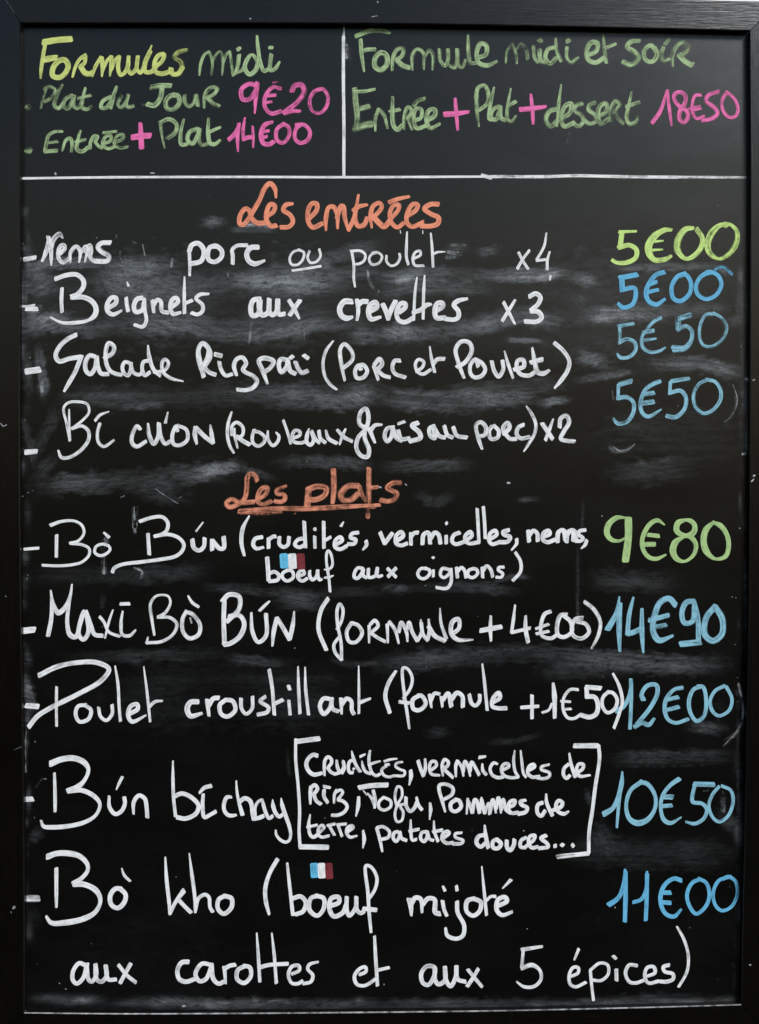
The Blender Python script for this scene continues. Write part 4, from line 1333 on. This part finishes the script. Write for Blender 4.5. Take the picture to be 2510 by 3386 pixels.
def rail(edge, o0, o1, mats, label, bev=.0009, dusty=False):
    e = spline([(x, y, 0) for x, y in edge], 40)[:, :2]
    t = np.concatenate([[0], np.cumsum(np.hypot(*np.diff(e, axis=0).T))]); t /= t[-1]
    o = np.array(o0)[None] * (1 - t[:, None]) + np.array(o1)[None] * t[:, None]
    # saw gap at the mitres
    dirv = (e[-1] - e[0]) / np.hypot(*(e[-1] - e[0]))
    gap = 1.5
    e[0] += dirv * gap; o[0] += dirv * gap; e[-1] -= dirv * gap; o[-1] -= dirv * gap
    v, f, mi = [], [], []
    for a, b in zip(e, o):
        n = (b - a) / np.hypot(*(b - a)); bp = bev / S
        # back inner, front-inner below bevel, bevel top, outer bevel, outer side, back outer
        sec = [(a, BACK), (a, DEPTH - bev), (a + n * bp * (.95 if dusty else .8), DEPTH), (b - n * bp, DEPTH), (b, DEPTH - bev), (b, BACK)]
        for (xy, h) in sec:
            # outline measured at the front face, carried straight back from it
            x, _, z = P(xy[0], xy[1], DEPTH); v.append((x, -h, z))
    m = 6
    for j in range(len(e) - 1):
        for k in range(m):
            a = j * m + k; b = j * m + (k + 1) % m
            f.append((a, b, b + m, a + m)); mi.append(1 if (dusty and k == 1) else 0)
    f.append(tuple(range(m - 1, -1, -1))); mi.append(0)
    q = (len(e) - 1) * m
    f.append(tuple(range(q, q + m))); mi.append(0)
    ob = link('frame_rail', v, f, mats, root)
    ob.data.polygons.foreach_set('material_index', np.array(mi, np.int32))
    import bmesh
    bm = bmesh.new(); bm.from_mesh(ob.data); bmesh.ops.recalc_face_normals(bm, faces=bm.faces); bm.to_mesh(ob.data); bm.free()
    if label: ob['label'] = label
    return ob

def dusty_bevel():
    m, nt, b, out = new_mat('chalk_worn_edge')
    co = nd(nt, 'ShaderNodeTexCoord').outputs['Object']
    g = noise_tex(nt, co, 130, 4, .7); h = noise_tex(nt, co, 5, 3, .6)
    mix = nd(nt, 'ShaderNodeMix', data_type='RGBA')
    mix.inputs[6].default_value = (.02, .02, .02, 1); mix.inputs[7].default_value = (.5, .5, .51, 1)
    k = mth(nt, 'MULTIPLY', mth(nt, 'MULTIPLY_ADD', g, 3.2, -1.1, clamp=True), mth(nt, 'MULTIPLY_ADD', h, 1.8, -.25, clamp=True))
    nt.links.new(k, mix.inputs[0]); nt.links.new(mix.outputs[2], b.inputs['Base Color'])
    b.inputs['Roughness'].default_value = .8
    return m
M_DUSTY = dusty_bevel()
rail(EDGE_T, OUT['TL'], OUT['TR'], [M_RAIL_H], 'top frame rail with a grey sheen towards its right end')
rail(EDGE_B, OUT['BL'], OUT['BR'], [M_RAIL_H, M_DUSTY], 'bottom frame rail with a chalk-worn inner edge', dusty=True)
rail(EDGE_L, OUT['TL'], OUT['BL'], [M_RAIL_V], None)
rail(EDGE_R, OUT['TR'], OUT['BR'], [M_RAIL_V], None)

# ---- the writing surface, with the chalk dust left on it by wiping
def build_surface():
    x0, x1, y0, y1, st = 40, 2515, 45, 3385, 4.5
    nx = int((x1 - x0) / st) + 1; ny = int((y1 - y0) / st) + 1
    xs = np.linspace(x0, x1, nx); ys = np.linspace(y0, y1, ny)
    X, Y = np.meshgrid(xs, ys)
    D = np.zeros_like(X)
    r = np.random.RandomState(3)
    for it in parse(SMEARS):
        _, dens, pts = it
        q = spline(pts, 10.0)
        wmax = q[:, 2].max() * .75 + 8
        lo = q[:, :2].min(0) - wmax; hi = q[:, :2].max(0) + wmax
        ix = np.where((xs >= lo[0]) & (xs <= hi[0]))[0]; iy = np.where((ys >= lo[1]) & (ys <= hi[1]))[0]
        if not len(ix) or not len(iy): continue
        sl = np.s_[iy[0]:iy[-1] + 1, ix[0]:ix[-1] + 1]
        gx, gy = X[sl].ravel(), Y[sl].ravel()
        u = np.concatenate([[0], np.cumsum(np.hypot(*np.diff(q[:, :2], axis=0).T))])
        best = np.full(gx.shape, 1e9); bu = np.zeros(gx.shape); bv = np.zeros(gx.shape); bw = np.ones(gx.shape)
        tg = np.gradient(q[:, :2], axis=0); tg /= np.maximum(np.hypot(tg[:, 0], tg[:, 1]), 1e-6)[:, None]
        for i in range(len(q)):
            dx = gx - q[i, 0]; dy = gy - q[i, 1]; dd = dx * dx + dy * dy
            mk = dd < best
            best[mk] = dd[mk]; bu[mk] = u[i]; bv[mk] = (dx * -tg[i, 1] + dy * tg[i, 0])[mk]; bw[mk] = q[i, 2]
        wob = np.array([mnoise.noise(Vector((px / 38, py / 16, dens))) + .5 * mnoise.noise(Vector((px / 13, py / 7, dens))) for px, py in zip(gx, gy)])
        a = np.sqrt(best) / (bw * .5) * (1 + .36 * wob) + .16 * wob
        # streaks of the cloth: smooth random profile across, drifting along
        nk = 24
        prof1 = r.rand(nk + 2); prof2 = r.rand(nk + 2)
        vv = np.clip((bv / (bw * 1.5) + .5), 0, 1) * nk
        ii = vv.astype(int); fr = vv - ii
        p1 = prof1[ii] * (1 - fr) + prof1[ii + 1] * fr; p2 = prof2[ii] * (1 - fr) + prof2[ii + 1] * fr
        tt = np.clip(bu / max(u[-1], 1), 0, 1)
        pr = p1 * (1 - tt) + p2 * tt
        along = .65 + .35 * np.sin(bu / (70 + 90 * r.rand()) + r.rand() * 6)
        fall = np.clip((1.35 - a) * 1.25, 0, 1)
        fl = bw * .9 + .12 * u[-1]          # the wipe fades in and out at its ends
        fall = fall * np.clip((bu + wob * bw * .4) / fl + .15, 0, 1) * np.clip((u[-1] - bu + wob * bw * .4) / fl + .15, 0, 1)
        D[sl] += ((1.9 if pts[0][1] < 1650 else 1.15) * dens / 100 / .65 * fall * (.35 + 1.1 * pr) * along).reshape(D[sl].shape)
    # dust gathers along the sides and the bottom ledge
    for k in range(150):
        side = r.randint(3)
        if side == 0: cx, cy = 72 + r.rand() * 24, 650 + r.rand() * 2500
        elif side == 1: cx, cy = 2462 - r.rand() * 22, 700 + r.rand() * 2500
        else: cx, cy = 100 + r.rand() * 2300, 3325 - r.rand() * 25
        sx, sy = (3 + r.rand() * 9, 5 + r.rand() * 30) if side < 2 else (10 + r.rand() * 60, 3 + r.rand() * 10)
        D += 0
        m = (np.abs(X - cx) < 3 * sx) & (np.abs(Y - cy) < 3 * sy)
        D[m] += (.012 + .07 * r.rand() ** 3) * np.exp(-((X[m] - cx) / sx) ** 2 - ((Y[m] - cy) / sy) ** 2)
    V = np.stack([(X - W / 2) * S, np.zeros_like(X), ZC - (Y - H / 2) * S], -1).reshape(-1, 3)
    back = len(V)
    g = np.arange(nx * ny).reshape(ny, nx)
    F = np.stack([g[1:, :-1], g[1:, 1:], g[:-1, 1:], g[:-1, :-1]], -1).reshape(-1, 4)
    # the board is a 5 mm sheet: four back corners close it behind
    c = [g[0, 0], g[0, -1], g[-1, -1], g[-1, 0]]
    Vb = V[c] + np.array([0, .005, 0])
    V = np.vstack([V, Vb])
    me = bpy.data.meshes.new('writing_surface')
    me.vertices.add(len(V)); me.vertices.foreach_set('co', V.astype(np.float32).ravel())
    nf = len(F) + 1
    allf = np.vstack([F, [[back, back + 1, back + 2, back + 3]]]).astype(np.int32)
    me.loops.add(nf * 4); me.loops.foreach_set('vertex_index', allf.ravel())
    me.polygons.add(nf)
    me.polygons.foreach_set('loop_start', np.arange(0, nf * 4, 4, dtype=np.int32))
    me.polygons.foreach_set('loop_total', np.full(nf, 4, np.int32))
    me.update(calc_edges=True); me.validate()
    at = me.attributes.new('chalk_dust', 'FLOAT', 'POINT')
    at.data.foreach_set('value', np.concatenate([np.clip(D, 0, .9).ravel(), np.zeros(4)]).astype(np.float32))
    me.materials.append(M_BOARD)
    o = bpy.data.objects.new('writing_surface', me); sc.collection.objects.link(o)
    o.parent = root; o.matrix_parent_inverse = root.matrix_world.inverted()
build_surface()

# ---- the lettering, stroke by stroke
words = []            # [ink strokes, part name, ink, label, right-hand limit]
def flush():
    for k, name, ink, label, lim in words:
        if not k.f: continue
        o = k.build(name, [M_INK[ink]], root); o['label'] = label
        if name == 'erased_marks': o['kind'] = 'stuff'
    words.clear()
KIND = {'dish_lettering': 'dish_word', 'offer_lettering': 'offer_word', 'heading_lettering': 'heading_word', 'price_lettering': 'price'}
for it in parse(WRITING):
    if it[0] == 'part':
        flush()
        if len(it) == 4:
            words.append((Ink(), KIND.get(it[1], it[1]), it[2], it[3], 1e9))
        else:
            for w in it[5].split(','):
                what, lim = w.rsplit(':', 1)
                nm = 'bullet_mark' if what in ('dash', 'bullet dot') else 'plus_mark' if what == 'plus sign' else KIND[it[1]]
                words.append((Ink(), nm, it[2], it[3] + ' chalk ' + what + ' ' + it[4], float(lim)))
    else:
        mx = (min(p[0] for p in it[2]) + max(p[0] for p in it[2])) / 2
        next(w for w in words if mx < w[4])[0].stroke(it[2], it[1])
flush()

# ---- the two little flags
def flag(x, y, w, h, label):
    k = Ink(); bw = w / 3
    mats = [M_INK['flagblue'], M_INK['white'], M_INK['red'], M_INK['brightred']]
    for i in range(3):
        cx = x + bw * (i + .5)
        k.stroke([(cx - 1, y + 8, bw + 1), (cx, y + h * .5, bw + 1), (cx + 1.5, y + h - 7 + i * 2, bw + 1)], 1.0, mat=i, square=True)
    k.stroke([(cx - 6, y + h - 4, 11), (cx + 9, y + h - 8, 10)], .8, mat=3)
    o = k.build('painted_flag', mats, root); o['label'] = label
flag(926, 1826, 82, 56, 'small blue, white and red flag above boeuf aux oignons')
flag(1027, 2849, 73, 57, 'small blue, white and red flag above boeuf mijoté')

# ---- flecks of chalk on the board and on the frame
def flecks():
    r = random.Random(11); k = Ink()
    for i in range(110):
        z = r.random()
        if z < .3: x, y = 74 + r.random() ** 2 * 50, r.uniform(700, 3200)
        elif z < .5: x, y = 2458 - r.random() ** 2 * 50, r.uniform(650, 3200)
        else: x, y = r.uniform(100, 2420), r.uniform(620, 3300)
        w = r.uniform(1.5, 4); a = r.uniform(0, 6.3); l = r.uniform(1, 3.5)
        k.stroke([(x, y, w), (x + l * math.cos(a), y + l * math.sin(a), w * .7)], r.uniform(.15, .6))
    for (x, y, x2, y2, w) in [(1253, 1610, 1260, 1612, 6), (1678, 1596, 1686, 1597, 7), (400, 1645, 412, 1640, 4), (605, 3328, 612, 3326, 7), (183, 572, 184, 577, 6), (498, 572, 510, 573, 5), (1340, 1600, 1345, 1605, 4), (2465, 1253, 2474, 1258, 10), (2455, 1502, 2466, 1500, 8), (2443, 3318, 2450, 3322, 7), (82, 3345, 86, 3342, 5)]:
        k.stroke([(x, y, w), (x2, y2, w)], .7)
    o = k.build('chalk_flecks', [M_INK['dust']], root); o['kind'] = 'stuff'
    k = Ink()
    for (x, y, x2, y2, w, c) in [(2, 1400, 10, 1410, 3, .6), (10, 1410, 22, 1405, 3, .5), (2490, 1257, 2496, 1255, 5, .8), (2491, 1574, 2496, 1572, 6, .6), (2485, 1592, 2492, 1585, 5, .5), (44, 3004, 48, 2998, 8, .5), (2478, 3190, 2483, 3191, 4, .7), (1230, 55, 1248, 52, 3, .4), (18, 1970, 22, 1973, 4, .4), (1248, 4, 1250, 8, 5, .4), (826, 61, 829, 62, 4, .5), (45, 2480, 70, 2470, 2, .3)]:
        k.stroke([(x, y, w), (x2, y2, w)], c, base=DEPTH)
    for i in range(2):
        x = r.choice([r.uniform(2, 62), r.uniform(2486, 2506)]); y = r.uniform(600, 3300)
        k.stroke([(x, y, 3), (x + r.uniform(-4, 4), y + r.uniform(-4, 4), 2)], r.uniform(.1, .4), base=DEPTH)
    o = k.build('frame_flecks', [M_INK['dust']], root); o['kind'] = 'stuff'
flecks()

root.rotation_euler = (LEAN, 0, 0)
